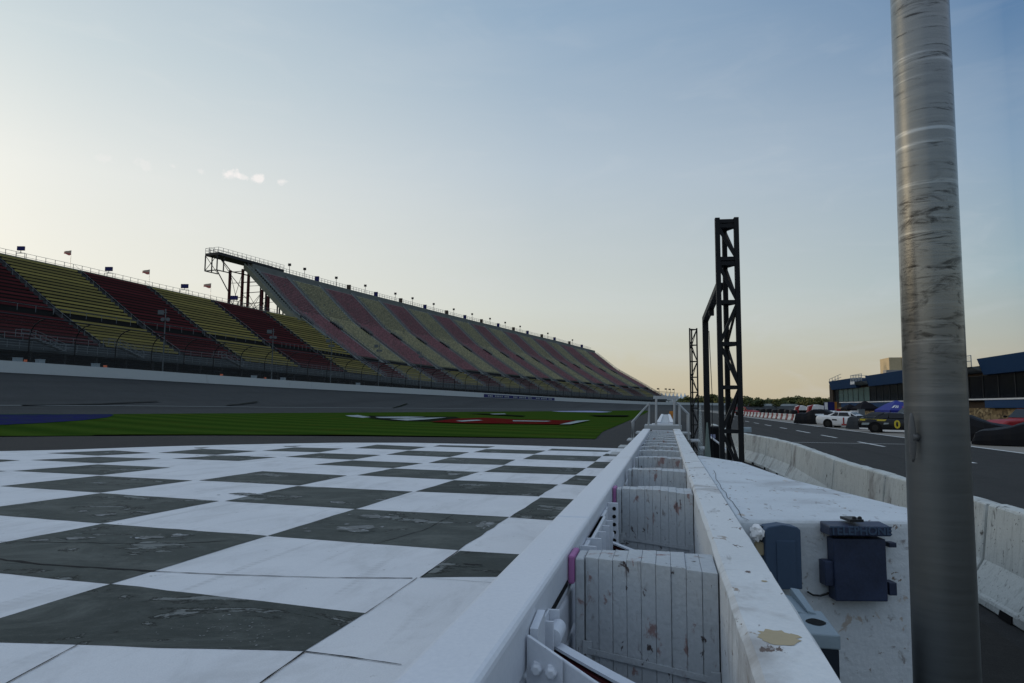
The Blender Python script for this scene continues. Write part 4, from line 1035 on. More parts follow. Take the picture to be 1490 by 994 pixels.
for i, t in enumerate(HB[:-1]):      # vomitory openings half way up
    o, z = rows_up(True)[20]; o2, z2 = rows_up(True)[25]
    mb = MB(); mb.hexa([P3(t-.8, o, z(t)+.1), P3(t+.9, o, z(t)+.1), P3(t+.9, o2, z(t)+.1), P3(t-.8, o2, z(t)+.1)], [P3(t-.8, o, z(t)+.7), P3(t+.9, o, z(t)+.7), P3(t+.9, o2, z2(t)+.55), P3(t-.8, o2, z2(t)+.55)]); v = mb.build('vomitory', 'undercroft', GH)
    mb = MB(); rail(mb, [P3(t-.9, o-.1, z(t)+.5), P3(t+1., o-.1, z(t)+.5), P3(t+1., o2, z2(t)+.4)], .9, 1.2, .04, (1., .5)); mb.build('vomitory_rail', 'grey_rail', v)
front(174, 422, GH)
# top fascia, roof deck rail and end structure
tsH = np.linspace(160, 421, 60)
mb = MB(); mb.loft([[P3(t, O_TH, zTH(t)-1.2), P3(t, O_TH-.3, zTH(t)+1.0), P3(t, O_TH+3.5, zTH(t)+1.0), P3(t, O_TH+3.5, zTH(t)-.2)] for t in tsH if t > 170.2]); mb.build('top_walkway', 'terrace_pale', GH)
mb = MB(); rail(mb, [P3(t, O_TH+2.6, zTH(t)+1.0) for t in tsH], 2.1, 1.6, .05, (1., .66, .33)); mb.build('top_rail', 'grey_rail', GH)
mb = MB(); rail(mb, [P3(420.6, o, z(420)) for o, z in (rows_low()+rows_up(True))[::4]], 1.2, 3., .05, (1., .5)); mb.build('end_rail', 'grey_rail', GH)
tE = 172.4
R_ = rows_up(True)
mb = MB(); lower = [(o, z(tE)) for o, z in R_ if 30 < o < 40]
mb.loft([[P3(tE-.1, o, z-1.5), P3(tE-.1, o, z+.55), P3(tE+.5, o, z+.55), P3(tE+.5, o, z-1.5)] for o, z in lower]); mb.build('raker_beam', 'side_steel', GH)
mb = MB(); rail(mb, [P3(tE-.1, o, z+.4) for o, z in lower[::3]], 1.4, 2.0, .05, (1., .66, .33)); mb.build('end_rail', 'grey_rail', GH)
# narrow wedge of seating at the open end
tl = lambda o: 170.2
mb = MB(); RW = [(o, z) for o, z in R_ if o > 38]
for (o, z), (o2, z2) in zip(RW, RW[1:]):
    a0, a1, b0 = tl(o), tl(o2), 173.6
    mb.quad(P3(a0, o, z(a0)), P3(b0, o, z(b0)), P3(b0, o2, z(b0)), P3(a1, o2, z(a1))); mb.quad(P3(a1, o2, z(a1)), P3(b0, o2, z(b0)), P3(b0, o2, z2(b0)), P3(a1, o2, z2(a1)))
mb.loft([[P3(tl(o), o, z(170)-1.3), P3(tl(o), o, z(170)+.5), P3(tl(o)+.35, o, z(170)+.5), P3(tl(o)+.35, o, z(170)-1.3)] for o, z in RW]); mb.build('end_wedge', 'side_steel', GH, fix=False)
mb = MB()
for o, z in RW[:-2]:
    bench_row(mb, tl(o)+.6, 172.6, o, z, .22, .2)
mb.build('end_seats', 'side_steel', GH)
mb = MB(); rail(mb, [P3(tl(o), o, z(170)+.4) for o, z in RW[::3]], 1.3, 2.0, .05, (1., .66, .33)); mb.build('end_rail', 'grey_rail', GH)
# soffit under the rows
mb = MB()
for (o, z), (o2, z2) in zip(RW, RW[1:]): mb.quad(P3(tl(o)+.1, o, z(170)-1.2), P3(178, o, z(178)-1.2), P3(178, o2, z2(178)-1.2), P3(tl(o2)+.1, o2, z2(170)-1.2))
mb.build('soffit', 'terrace', GH, fix=False)
# stair flight along the open end
mb = MB()
for (o, z), (o2, z2) in zip(lower, lower[1:]): mb.hexa([P3(tE-1, o, z-.9), P3(tE-.4, o, z-.9), P3(tE-.4, o2-.1, z-.9), P3(tE-1, o2-.1, z-.9)], [P3(tE-1, o, z-.6), P3(tE-.4, o, z-.6), P3(tE-.4, o2-.1, z-.6), P3(tE-1, o2-.1, z-.6)])
mb.build('end_stairs', 'side_steel', GH)
# press deck at the top end
mb = MB(); t0, t1 = 161., 186.
zT = zTH(172)
mb.hexa([P3(t0, O_TH, zT+1.15), P3(t1, O_TH, zTH(t1)+1.15), P3(t1, O_TH+5.2, zTH(t1)+1.15), P3(t0, O_TH+5.2, zT+1.15)], [P3(t0, O_TH, zT+1.9), P3(t1, O_TH, zTH(t1)+1.9), P3(t1, O_TH+5.2, zTH(t1)+1.9), P3(t0, O_TH+5.2, zT+1.9)]); mb.build('press_deck', 'dark_metal', GH)
mb = MB(); rail(mb, [P3(t1, O_TH+.1, zTH(t1)+1.9), P3(t0, O_TH+.1, zT+1.9), P3(t0, O_TH+5.1, zT+1.9), P3(t1, O_TH+5.1, zTH(t1)+1.9)], 1.5, 1.8, .045, (1., .5)); mb.build('deck_rail', 'grey_rail', GH)
mb = MB()
for o in (O_TH+.4, O_TH+5.):
    a, b, c, d = P3(t0, o, zT+1.2), P3(t0, o, zT-3.3), P3(165.5, o, zT-3.3), P3(165.5, o, zT+1.2)
    for u, v in ((a, b), (b, c), (a, c), (P3((t0+165.5)/2, o, zT+1.2), P3((t0+165.5)/2, o, zT-3.3))): mb.beam(u, v, .26 if u is not a or v is not c else .12)
mb.beam(P3(t0, O_TH+.4, zT-3.3), P3(t0, O_TH+5, zT-3.3), .26); mb.beam(P3(t0, O_TH+.4, zT+1.2), P3(t0, O_TH+5, zT-3.3), .12)
mb.build('end_frame', 'dark_metal', GH)
def colpt(x, yb, yt, o):
    t = min(np.linspace(150, 200, 400), key=lambda t: abs(proj(P3(t, o, 30.))[0]-x)); return t
ocol = []
for px in (319.6, 352, 360.5, 381.5, 391):
    o = min(np.linspace(39, 66, 261), key=lambda o: abs(proj(P3(tl(o)+.5, o, 34.))[0]-px)); tt = tl(o)+.5
    zt_ = [z(tt) for oo, z in R_ if oo <= o][-1]-1.1
    mb = MB(); mb.beam(P3(tt, o, 4), P3(tt, o, zt_), .62); mb.build('steel_column', 'col_red', GH); ocol.append((o, tt, zt_))
mb = MB()
def br(a, b, za, zb, w=.2): mb.beam(P3(a[1], a[0], za), P3(b[1], b[0], zb), w)
A_, B_, C_, D_, E_ = ocol
br(A_, B_, 33.5, 33.5); br(C_, E_, 30., 30., .14); br(B_, D_, 31.5, 31.5); br(A_, B_, 33.5, 27.5, .12); br(A_, B_, 27.5, 33.5, .12); br(A_, C_, 33.5, 33.5, .16); br(B_, D_, 31.5, 27, .12); br(B_, D_, 27, 31.5, .12)
mb.beam(P3(t0, O_TH+.4, zT-3.3), P3(A_[1], A_[0], 35.), .22); br(A_, B_, 41, 36, .16)
for (u, v) in ((A_, B_), (B_, D_), (C_, D_), (D_, E_)):
    lo_, hi_ = 27.2, min(u[2], v[2])-.6
    br(u, v, hi_, hi_, .18); br(u, v, lo_, hi_, .10); br(u, v, hi_, lo_, .10)
for (o, tt, zt_) in ocol[:4]:      # beams running back under the rows
    mb.beam(P3(tt, o, zt_-.3), P3(tt+14, o, zt_-.3), .3); mb.beam(P3(tt, o, zt_-4.), P3(tt+14, o, zt_-1.), .14)
    for dt in (7., 14.): mb.beam(P3(tt+dt, o, 6), P3(tt+dt, o, zt_-.3), .34)
mb.beam(P3(t0, O_TH+.4, zT+1.2), P3(A_[1], A_[0], A_[2]), .2); mb.beam(P3(165.5, O_TH+.4, zT-3.3), P3(A_[1], A_[0], A_[2]-1.), .2)
mb.build('bracing', 'dark_metal', GH)
mb = MB(); mb.loft([[P3(t, O_TH+1, 3), P3(t, O_TH+1, zTH(t)-1), P3(t, O_TH+1.4, zTH(t)-1), P3(t, O_TH+1.4, 3)] for t in np.linspace(190, 421, 40)]); mb.build('rear_wall', 'terrace', GH)
mb = MB(); mb.loft([[P3(420.5, o, 3), P3(420.5, o, z(420)), P3(421, o, z(420)), P3(421, o, 3)] for o, z in rows_low()+rows_up(True)]); mb.build('end_wall', 'terrace', GH)

# speaker poles behind the outer wall
def speaker_pole(px, yb, yt, label):
    t = tpx(px, 1.2, 7.); z0 = zW(t)+.6; top = None
    d = proj(P3(t, 1.2, 12.))[2]; zt_ = atD(px, yt, d)[2]
    e = empty('speaker_pole', P3(t, 1.2, z0), label, 'speaker pole', 'speaker poles along the outer wall')
    mb = MB(); mb.tube([P3(t, 1.2, z0), P3(t, 1.2, zt_)], .11, 8, .08); mb.build('pole', 'pole_grey', e)
    c = Vector(P3(t, 1.2, zt_-.6)); rt = Vector(RT); rt.z = 0; rt.normalize(); fw = Vector((-c.x, -c.y, 0)).normalized()
    mb = MB(); q = c-rt*.75; mb.beam(q-fw*.3, q+fw*.4, .9, .7); mb.build('speaker_cabinet', 'pole_grey', e)
    for s in (-.42, .42):
        mb = MB(); q = c+rt*s+Vector((0, 0, -1.15)); mb.tube([q, q+fw*.3, q+fw*.6], .10, 10, .30); mb.build('horn_speaker', 'pole_grey', e)
    mb = MB(); mb.beam(c-rt*.9, c+rt*.2, .10); mb.beam(c-rt*.6+Vector((0, 0, -1.15)), c+rt*.6+Vector((0, 0, -1.15)), .10); mb.build('crossarm', 'pole_grey', e)
for i, (px, yb, yt) in enumerate([(236, 538, 449), (395, 549, 478), (481, 556, 492), (551, 562, 500), (612, 566, 510)]):
    speaker_pole(px, yb, yt, ['nearest and tallest speaker pole with horns in front of red benches', 'second speaker pole from the left, before the red bench section', 'third speaker pole, where the tall grandstand begins', 'fourth speaker pole, in front of faded yellow seats', 'fifth and farthest speaker pole along the outer wall'][i])

# flags, sign boxes on the stand's back rail
def flag(px, py, label, off=O_TL+1.2):
    t = tpx(px+4, off, 31.); d = proj(P3(t, off, 30.))[2]; zt_ = atD(px+5, py-6, d)[2]
    e = empty('flag', P3(t, off, zTL(t)), label, 'flag', 'flags on the back rail of the lower grandstand')
    mb = MB(); mb.tube([P3(t, off, zTL(t)), P3(t, off, zt_)], .04, 6); mb.build('flag_staff', 'galv', e)
    mb = MB(); rt = np.array([RT[0], RT[1], 0]); rt /= np.linalg.norm(rt); p0 = np.array(P3(t, off, zt_)); cols = 8; L = 11*d/1000; Hh = 7*d/1000; g = []
    fwv = np.array([-rt[1], rt[0], 0])
    for i in range(cols+1):
        u = i/cols; w = fwv*.18*math.sin(u*7)*u
        g.append([p0-rt*L*u+w-np.array([0, 0, Hh*.28*u]), p0-rt*L*u+w-np.array([0, 0, Hh*(1-.15*u)+.12*math.sin(u*6)])])
    for a, b in zip(g, g[1:]):
        for k in range(2):
            m0 = (a[0]+a[1])/2; m1 = (b[0]+b[1])/2; mb.c = k
            mb.quad(*( [a[0], b[0], m1, m0] if k == 0 else [m0, m1, b[1], a[1]]))
    mb.build('flag_cloth', ['flag_pale', 'flag_red'], e, fix=False)
flag(100, 370, 'leftmost pale flag on the back rail of the lower grandstand'); flag(213, 398, 'middle pale flag above the red bench section'); flag(303, 418, 'right flag, below the raised end of the tall grandstand')
def sign(px, py, label, off=O_TL+1.0):
    t = tpx(px, off, 30.); d = proj(P3(t, off, 30.))[2]; z = atD(px, py, d)[2]
    e = empty('rail_sign', P3(t, off, zTL(t)), label, 'sign', 'navy signs above the back rail')
    rt = Vector((RT[0], RT[1], 0)).normalized(); c = Vector(P3(t, off, z))
    mb = MB(); w = 5.2*d/1000; mb.beam(c-rt*w, c+rt*w, .3, 6*d/1000); mb.build('sign_panel', 'navy', e)
    mb = MB()
    for s in (-1, 1): mb.beam(c+rt*w*s*1.2-Vector((0, 0, z-zTL(t))), c+rt*w*s*1.2-Vector((0, 0, .9)), .07)
    mb.beam(c-rt*w*1.2-Vector((0, 0, .9)), c+rt*w*1.2-Vector((0, 0, .9)), .1); mb.beam(c-Vector((0, 0, .9)), c, .08); mb.build('sign_frame', 'grey_rail', e)
sign(30, 361.5, 'leftmost navy sign on the back rail of the lower grandstand'); sign(158.5, 391.5, 'second navy sign from the left, between two pale flags'); sign(268.5, 416.5, 'third navy sign, left of the tall grandstand steelwork'); sign(341, 433.5, 'rightmost navy sign, seen between the red steel columns')
TLX = [421, 443, 489, 535, 531, 575, 618, 636, 673, 701, 731, 758, 790, 815]
for i, px in enumerate([421, 443, 489, 531, 575, 600, 631, 660, 687, 713, 735, 757, 797, 833]):
    t = tpx(px, O_TH+2.6, 44.); zz = zTH(t)+1.
    e = empty('rooftop_lamp', P3(t, O_TH+2.6, zz), '%s small black lamp head from the left along the tall grandstand top' % (['first']+ORD[1:])[i], 'lamp', 'lamps along the top of the tall grandstand')
    mb = MB(); mb.tube([P3(t, O_TH+2.6, zz), P3(t, O_TH+2.6, zz+3.6)], .08, 5); mb.build('lamp_stem', 'black_steel', e)
    q = Vector(P3(t, O_TH+2.6, zz+3.8)); mb = MB(); rt = Vector((RT[0], RT[1], 0)); mb.beam(q-rt*.45, q+rt*.45, .5, .8); mb.build('lamp_head', 'black_steel', e)
for i, t in enumerate(HB[2:-1]):
    e = MB(); q = Vector(P3(t+1.5, O_TH+2.2, zTH(t)+2.2)); rt = Vector((RT[0], RT[1], 0)); e.beam(q-rt*.75, q+rt*.75, .4, 2.2)
    tag(e.build('rail_banner', 'brown_wall' if i % 2 else 'navy', None), '%s dark panel from the left hanging on the top rail of the tall grandstand' % (['first']+ORD[1:])[i], 'panel', 'panels on the top rail')
# barrels and boxes on the concourse behind the wall
for i, px in enumerate([37, 153, 322, 386]):
    t = tpx(px, 3.2, 7.); p = P3(t, 3.2, zW(t)+.6); mb = MB(); mb.lathe([(.3, 0), (.32, .1), (.28, .5), (.30, .75), (.24, 1.35)], p, 'z', 12)
    tag(mb.build('orange_barrel', 'orange', None, smooth=True), ['orange barrel behind the white wall near the left edge', 'orange barrel behind the wall, left of the nearest speaker pole', 'orange barrel behind the wall, between two speaker poles', 'rightmost orange barrel, just left of the second speaker pole'][i], 'barrel', 'orange barrels behind the outer wall')
for i, px in enumerate([26, 57, 138, 370, 412, 521]):
    t = tpx(px, 3., 7.); p = P3(t, 3., zW(t)+.6); mb = MB(); mb.box((p[0]-.4, p[1]-.4, p[2]), (p[0]+.4, p[1]+.4, p[2]+1.45)); mb.box((p[0]-.44, p[1]-.44, p[2]+1.452), (p[0]+.44, p[1]+.44, p[2]+1.52))
    tag(mb.build('utility_cabinet', 'pale_box', None, bev=.03), '%s pale utility cabinet from the left behind the outer wall' % (['first']+ORD[1:])[i], 'cabinet', 'pale cabinets behind the outer wall')

# far white tents beyond the stands
for i in range(8):
    px = 957.5+5.6*i; D = 560+18*i; c = atD(px, 585, D); zt_ = atD(px, 571.5-.3*(i < 3), D)[2]; ze = atD(px, 579.5, D)[2]; w = 3.0
    e = empty('white_tent', (c[0], c[1], 0), '%s distant white peaked tent from the left beyond the tall grandstand' % (['first']+ORD[1:])[i], 'tent', 'distant white peaked tents')
    mb = MB(); ring = lambda r, z: [(c[0]+r*math.cos(a), c[1]+r*math.sin(a), z) for a in [PI/4+k*PI/2 for k in range(4)]]
    mb.loft([ring(w*1.4, ze), ring(w*.75, ze+(zt_-ze)*.25), ring(w*.32, ze+(zt_-ze)*.6), ring(.12, zt_)]); mb.build('tent_roof', 'far_tent', e)
    mb = MB(); mb.loft([ring(w*1.36, -.5), ring(w*1.36, ze)]); mb.build('tent_wall', 'far_tent', e)
    if i in (0, 2, 3, 4): 
        mb = MB(); mb.tube([(c[0]+1, c[1], zt_-1), (c[0]+1, c[1], zt_+3.6)], .12, 4); mb.beam((c[0]+1, c[1], zt_+3.0), (c[0]-.8, c[1], zt_+3.0), .15, 1.1); mb.build('pennant', 'brown_wall', e)

# ================================================================== pit building
PB = empty('pit_building', (28, 80, 0), 'long low pit building with blue fascia, dark glass and stone base', 'building')
XB = 27.5
Z0, ZL0, ZL1, ZG0, ZG1, ZF = 1.72, 1.76, 2.42, 2.56, 4.62, 6.02
BY0, BY1 = 28., 124.
mb = MB(); mb.box((XB+.25, BY0, 0), (XB+16, BY1, ZF-.5)); mb.build('building_core', 'brown_wall', PB)
mb = MB(); mb.box((XB, BY0, 0), (XB+.24, BY1-2.5, Z0)); mb.build('stone_base', 'stone', PB)
for (a, b) in [(28., 67.6), (76., 118.)]:
    mb = MB(); mb.box((XB-.35, a, ZL0), (XB+.24, b, ZL1)); mb.build('lower_panel', 'fascia_blue', PB)
mb = MB(); mb.box((XB-.4, BY0, ZL1+.01), (XB+.24, 119, ZG0-.01)); mb.build('ledge', 'white_cloth', PB)
for (a, b) in [(28., 67.6), (77., 102.4), (108.6, 124.)]:
    mb = MB(); mb.hexa([(XB-.35, a, ZG1), (XB+1.2, a, ZG1), (XB+1.2, b, ZG1), (XB-.35, b, ZG1)], [(XB-.8, a-.2, ZF), (XB+1.2, a-.2, ZF), (XB+1.2, b, ZF), (XB-.8, b, ZF)]); mb.build('fascia', 'fascia_blue', PB, bev=.02, seg=1)
for (a, b) in [(67.8, 76.8), (102.6, 108.4)]:
    mb = MB(); mb.hexa([(XB-.6, a, 5.0), (XB+1.2, a, 4.7), (XB+1.2, b, 4.7), (XB-.6, b, 5.0)], [(XB-1.2, a, 5.35), (XB+1.2, a, 5.35), (XB+1.2, b, 5.35), (XB-1.2, b, 5.35)]); bl = mb.build('balcony', 'grey_rail', PB)
    mb = MB(); mb.box((XB-1.22, b-2.2, 5.02), (XB-1.17, b+.02, 5.42)); mb.build('balcony_edge', 'white_cloth', bl)
    mb = MB(); rail(mb, [(XB-1.15, a, 5.35), (XB-1.15, b, 5.35), (XB+1.1, b, 5.35)], 1.0, 1.6, .03, (1., .5)); mb.build('balcony_rail', 'galv', bl)
    mb = MB(); mb.quad((XB-1.15, a, 5.4), (XB-1.15, b, 5.4), (XB-1.15, b, 6.3), (XB-1.15, a, 6.3)); mb.build('glass_guard', 'clear_plastic', bl)
y = 28.
while y < 121:
    w = 2.9; mb = MB(); mb.box((XB+.02, y+.055, ZG0+.07), (XB+.06, y+w-.055, ZG1-.07)); sky_pane = 103 < y < 119
    fr = MB()
    for (a, b) in ((y, y+.05), (y+w-.05, y+w)): fr.box((XB-.03, a+.001, ZG0), (XB+.1, b-.001, ZG1))
    fr.box((XB-.03, y+.04, ZG0), (XB+.1, y+w-.04, ZG0+.06)); fr.box((XB-.03, y+.04, ZG1-.06), (XB+.1, y+w-.04, ZG1))
    wf = fr.build('window', 'dark_metal', PB); mb.build('pane', 'glass_sky_tint' if sky_pane else 'glass_dark', wf); y += w
mb = MB(); mb.box((XB-.2, 124.02, 0), (XB+16, 126.3, 5.5)); mb.build('end_wall', 'brown_wall', PB)
mb = MB(); rail(mb, [(XB-.2, 126, 5.5), (XB-.2, 118, 6.0), ], 1.0, 2., .04, (1., .5)); mb.build('roof_rail', 'galv', PB)
a = atX(1294.5, 545, 33.); b = atX(1294.5, 520, 33.)
mb = MB(); Yb = a[1]; x1 = atY(1312, 530, Yb)[0]; mb.box((33., Yb, 5.4), (x1, Yb+4.5, b[2])); mb.build('roof_box', 'tan_block', PB)
mb = MB(); q = atY(1313.5, 520, Yb); mb.box((q[0], Yb+.3, 5.4), (q[0]+3., Yb+5, b[2]+.1)); mb.build('roof_box', 'tan_block', PB)
mb = MB(); q = atY(1288, 541, Yb); mb.box((q[0], Yb-.5, 5.4), (q[0]+2.2, Yb+1, q[2]+.25)); mb.build('roof_vent', 'roof_grey', PB)

# ================================================================== stock cars
def tf(o, h):
    c, s = math.cos(h), math.sin(h)
    return lambda x, y, z: (o[0]+c*x-s*y, o[1]+s*x+c*y, z)
ST_ = [(-2.45, .40, .86, .80), (-2.30, .24, .985, .90), (-1.75, .20, 1.0, .945), (-1.35, .18, .985, .955), (-.6, .15, .955, .96), (.3, .15, .93, .96), (1.0, .15, .90, .96), (1.45, .16, .84, .955), (2.0, .17, .74, .93), (2.38, .20, .62, .84), (2.52, .26, .50, .66)]
def stock_car(o, h, label, body, extra=None, number=None, numcol='car_red', skirt=None, roofcol=None, group='race cars parked along pit road'):
    T = tf(o, h); e = empty('race_car', (o[0], o[1], 0), label, 'race car', group); e.rotation_euler = (0, 0, 0)
    rings = []
    for x, z0, z1, w in ST_:
        half = [(w*.96, z0), (w, z0+.16), (w*1.0, (z0+z1)/2), (w*.985, z1-.10), (w*.90, z1-.012), (w*.45, z1+.018)]
        rings.append([T(x, y, z) for y, z in half]+[T(x, 0, z1+.025)]+[T(x, -y, z) for y, z in half[::-1]])
    mb = MB(); mb.loft(rings); b = mb.build('body', body, e, smooth=True)
    b.data.polygons.foreach_set('use_smooth', [True]*len(b.data.polygons))
    # greenhouse
    mb = MB(); g = []
    sect = [(-1.62, .97, .80, .0), (-.82, .955, .79, .36), (-.55, .95, .785, .40), (.15, .93, .78, .40), (.38, .93, .78, .36), (1.12, .91, .77, .0)]
    for x, zb, w, hh in sect:
        wr = .60 if hh > .1 else w*.9; zt = zb+max(hh, .012)
        g.append([T(x, w, zb-.03), T(x, w*.4+wr*.6 if hh > .1 else w, zb+(zt-zb)*.55), T(x, wr, zt-.02 if hh > .1 else zt), T(x, wr*.7, zt+.012), T(x, -wr*.7, zt+.012), T(x, -wr, zt-.02 if hh > .1 else zt), T(x, -(w*.4+wr*.6) if hh > .1 else -w, zb+(zt-zb)*.55), T(x, -w, zb-.03)])
    mb.loft(g); cab = mb.build('cabin', roofcol or body, e, smooth=True)
    for s in (1, -1):
        mb = MB(); d = .012
        for (xa, xb, xta, xtb) in [(-1.22, -.60, -.80, -.56), (-.52, .40, -.50, .20)]:
            zb, zt = .985, 1.285
            mb.quad(T(xa, s*(.775+d), zb), T(xb, s*(.775+d), zb), T(xtb, s*(.648+d), zt), T(xta, s*(.648+d), zt))
        mb.build('side_window', 'glass_dark', cab, fix=False)
        if s == -1 or True:
            mb = MB(); mb.quad(T(.50, s*(.77), .99), T(.92, s*(.765), .955), T(.62, s*.70, 1.12), T(.44, s*.67, 1.24)); mb.build('quarter_window', 'glass_dark', cab, fix=False)
    mb = MB(); mb.quad(T(1.06, .70, .935), T(1.06, -.70, .935), T(.43, -.56, 1.305), T(.43, .56, 1.305)); mb.build('windscreen', 'glass_dark', cab, fix=False)
    mb = MB(); mb.quad(T(-1.55, -.66, .995), T(-1.55, .66, .995), T(-.87, .55, 1.325), T(-.87, -.55, 1.325)); mb.build('rear_window', 'glass_dark', cab, fix=False)
    for x in (-1.36, 1.42):
        for s in (1, -1):
            c, s_ = math.cos(h), math.sin(h)
            def wl(prof, m, nm, par):
                mb = MB(); n = 20; vs = []
                for r, yy in prof:
                    for j in range(n): a = 2*PI*j/n; vs.append(T(x+r*math.cos(a), s*yy, .335+r*math.sin(a)))
                k = len(prof); mb.add(vs, [(i*n+j, i*n+(j+1) % n, (i+1)*n+(j+1) % n, (i+1)*n+j) for i in range(k-1) for j in range(n)]+[tuple(range((k-1)*n, k*n)), tuple(range(n))])
                return mb.build(nm, m, par)
            wl([(.40, .70), (.40, .966)], 'undercroft', 'wheel_arch', b)
            w = wl([(.30, .72), (.335, .76), (.335, .955), (.30, .978)], 'rubber', 'wheel', e)
            wl([(.20, .93), (.21, .981), (.05, .984)], 'rim', 'rim', w)
    mb = MB(); mb.hexa([T(-2.47, -.78, .99), T(-2.43, -.78, .99), T(-2.43, .78, .99), T(-2.47, .78, .99)], [T(-2.52, -.78, 1.12), T(-2.49, -.78, 1.12), T(-2.49, .78, 1.12), T(-2.52, .78, 1.12)]); mb.build('spoiler', 'car_black' if body != 'car_white' else 'car_white', e)
    mb = MB(); mb.hexa([T(2.40, -.75, .12), T(2.56, -.62, .12), T(2.56, .62, .12), T(2.40, .75, .12)], [T(2.40, -.75, .24), T(2.56, -.62, .24), T(2.56, .62, .24), T(2.40, .75, .24)]); mb.build('front_splitter', 'car_black', e)
    if skirt:
        for s in (1, -1):
            mb = MB(); mb.hexa([T(-.90, s*.955, .10), T(.98, s*.955, .10), T(.98, s*.985, .10), T(-.90, s*.985, .10)], [T(-.90, s*.955, .21), T(.98, s*.955, .21), T(.98, s*.985, .21), T(-.90, s*.985, .21)])
            mb.hexa([T(-2.35, s*.90, .22), T(-1.80, s*.94, .20), T(-1.80, s*.965, .20), T(-2.35, s*.93, .22)], [T(-2.35, s*.90, .32), T(-1.80, s*.94, .30), T(-1.80, s*.965, .30), T(-2.35, s*.93, .32)]); mb.build('side_skirt', skirt, e)
    if number:
        c, s_ = math.cos(h), math.sin(h)
        for s in (-1, 1):
            ctr = Vector(T(-.02, s*.972, .56)); ax = Vector((c, s_, 0))*(-s); nn = Vector((-s_, c, 0))*s
            M4 = Matrix.Translation(ctr) @ Matrix(((ax.x, 0, nn.x, 0), (ax.y, 0, nn.y, 0), (0, 1, 0, 0), (0, 0, 0, 1)))
            text_obj('race_number', number, .74, numcol, M4, b, .004, .02, 1.0)
    if extra: extra(T, b, e)
    return e
def car_heading(dx, dy): return math.atan2(dy, dx)
h1_ = car_heading(.80, -.60)
def from_rear(px, py, h): g = atz(px, py, 0); return g[:2]+1.36*np.array([math.cos(h), math.sin(h)])+.9*np.array([-math.sin(h), math.cos(h)])
def ex1(T, b, e):
    for s in (-1,):
        mb = MB(); mb.quad(T(-.2, s*.968, .22), T(.75, s*.968, .22), T(.75, s*.972, .33), T(-.2, s*.972, .33)); mb.build('red_sill_stripe', 'car_red', b, fix=False)
        mb = MB(); mb.quad(T(-.95, s*.966, .60), T(-.55, s*.966, .60), T(-.60, s*.966, .70), T(-1.0, s*.966, .72)); mb.build('grey_decal', 'rim', b, fix=False)
        mb = MB(); n = 10; mb.poly([T(.62+.14*math.cos(2*PI*i/n), s*.972, .64+.12*math.sin(2*PI*i/n)) for i in range(n)]); mb.build('pink_decal', 'pink_glass', b, fix=False)
o1 = from_rear(1205, 622, h1_)
stock_car(o1, h1_, 'white race car with red number 1 on its door, rear towards the left', 'car_white', ex1, '1', 'car_red')
h2_ = car_heading(.84, -.54)
o2 = from_rear(1188, 616.5, h2_)
def ex2(T, b, e):
    mb = MB(); mb.quad(T(-2.2, -.95, .18), T(-1.0, -.97, .16), T(-1.0, -.985, .06), T(-2.2, -.965, .08)); mb.build('red_sill_stripe', 'car_red', b, fix=False)
stock_car(o2, h2_, 'plain white race car parked behind the car numbered 1', 'car_white', ex2, None, skirt='car_red')
h0_ = car_heading(.90, -.44)
o0 = from_rear(1274, 629.5, h0_)
def ex0(T, b, e):
    for s in (-1,):
        mb = MB(); mb.quad(T(-2.3, s*.905, .80), T(-.75, s*.966, .79), T(-.62, s*.962, .90), T(-2.3, s*.90, .93)); mb.build('yellow_stripe', 'car_yellow', b, fix=False)
        mb = MB()
        for (xa, xb, za, zb) in [(-2.2, -1.75, .50, .66), (-.85, -.55, .56, .68), (.62, 1.0, .62, .74), (.58, .95, .40, .50), (.70, 1.25, .78, .83)]: mb.quad(T(xa, s*.972, za), T(xb, s*.972, za+.02), T(xb+.05, s*.972, zb), T(xa+.04, s*.972, zb))
        mb.build('sponsor_decals', 'logo_white', b, fix=False)
        mb = MB(); mb.quad(T(.55, s*.974, .50), T(1.0, s*.974, .50), T(1.02, s*.974, .58), T(.58, s*.974, .58)); mb.build('red_decal', 'car_red', b, fix=False)
    mb = MB(); mb.quad(T(-2.2, -.7, 1.035), T(-1.6, -.62, 1.045), T(-1.6, .62, 1.045), T(-2.2, .7, 1.035)); mb.build('deck_lid_panel', 'grey_rail', b, fix=False)
stock_car(o0, h0_, 'black and yellow race car with yellow number 0 and white side skirts', 'car_black', ex0, '0', 'car_yellow', 'white_cloth')

def covered_car(o, h, label, m, seed, L=5.0, W=2.0, HH=1.34):
    T = tf(o, h); r = np.random.default_rng(seed); mb = MB(); nx, ny = 34, 18
    prof = lambda x: np.interp(x, [-2.5, -2.3, -1.5, -.8, .3, 1.1, 2.2, 2.55], [.80, 1.0, 1.02, 1.34, 1.33, .97, .78, .55])*HH/1.34
    ph = r.uniform(0, 6, 6); g = []
    for i in range(nx+1):
        x = -L/2-.05+(L+.1)*i/nx; row = []; zt = prof(x*5.0/L)
        for j in range(ny+1):
            v = -1+2*j/ny; av = abs(v)
            if av <= .62: yy = v/.62*(.66 if zt > 1.1 else .85)*W/2; z = zt-.05*(v/.62)**2
            else:
                k = (av-.62)/.38; yy = math.copysign((.66 if zt > 1.1 else .85)*W/2+(1.06-(.66 if zt > 1.1 else .85))*W/2*min(1, k*1.8), v); z = zt*(1-k)+.03
            z += .025*math.sin(x*5+v*4+ph[0])*math.cos(v*9+ph[1]); yy += .03*math.sin(x*9+ph[2])*(av > .62)
            if i in (0, nx): z = min(z, .15)
            row.append(T(x, yy, max(z, .02)))
        g.append(row)
    for i in range(nx):
        for j in range(ny): mb.quad(g[i][j], g[i+1][j], g[i+1][j+1], g[i][j+1])
    return tag(mb.build('covered_car', m, None, smooth=True), label, 'covered car', 'cars under covers along pit road')
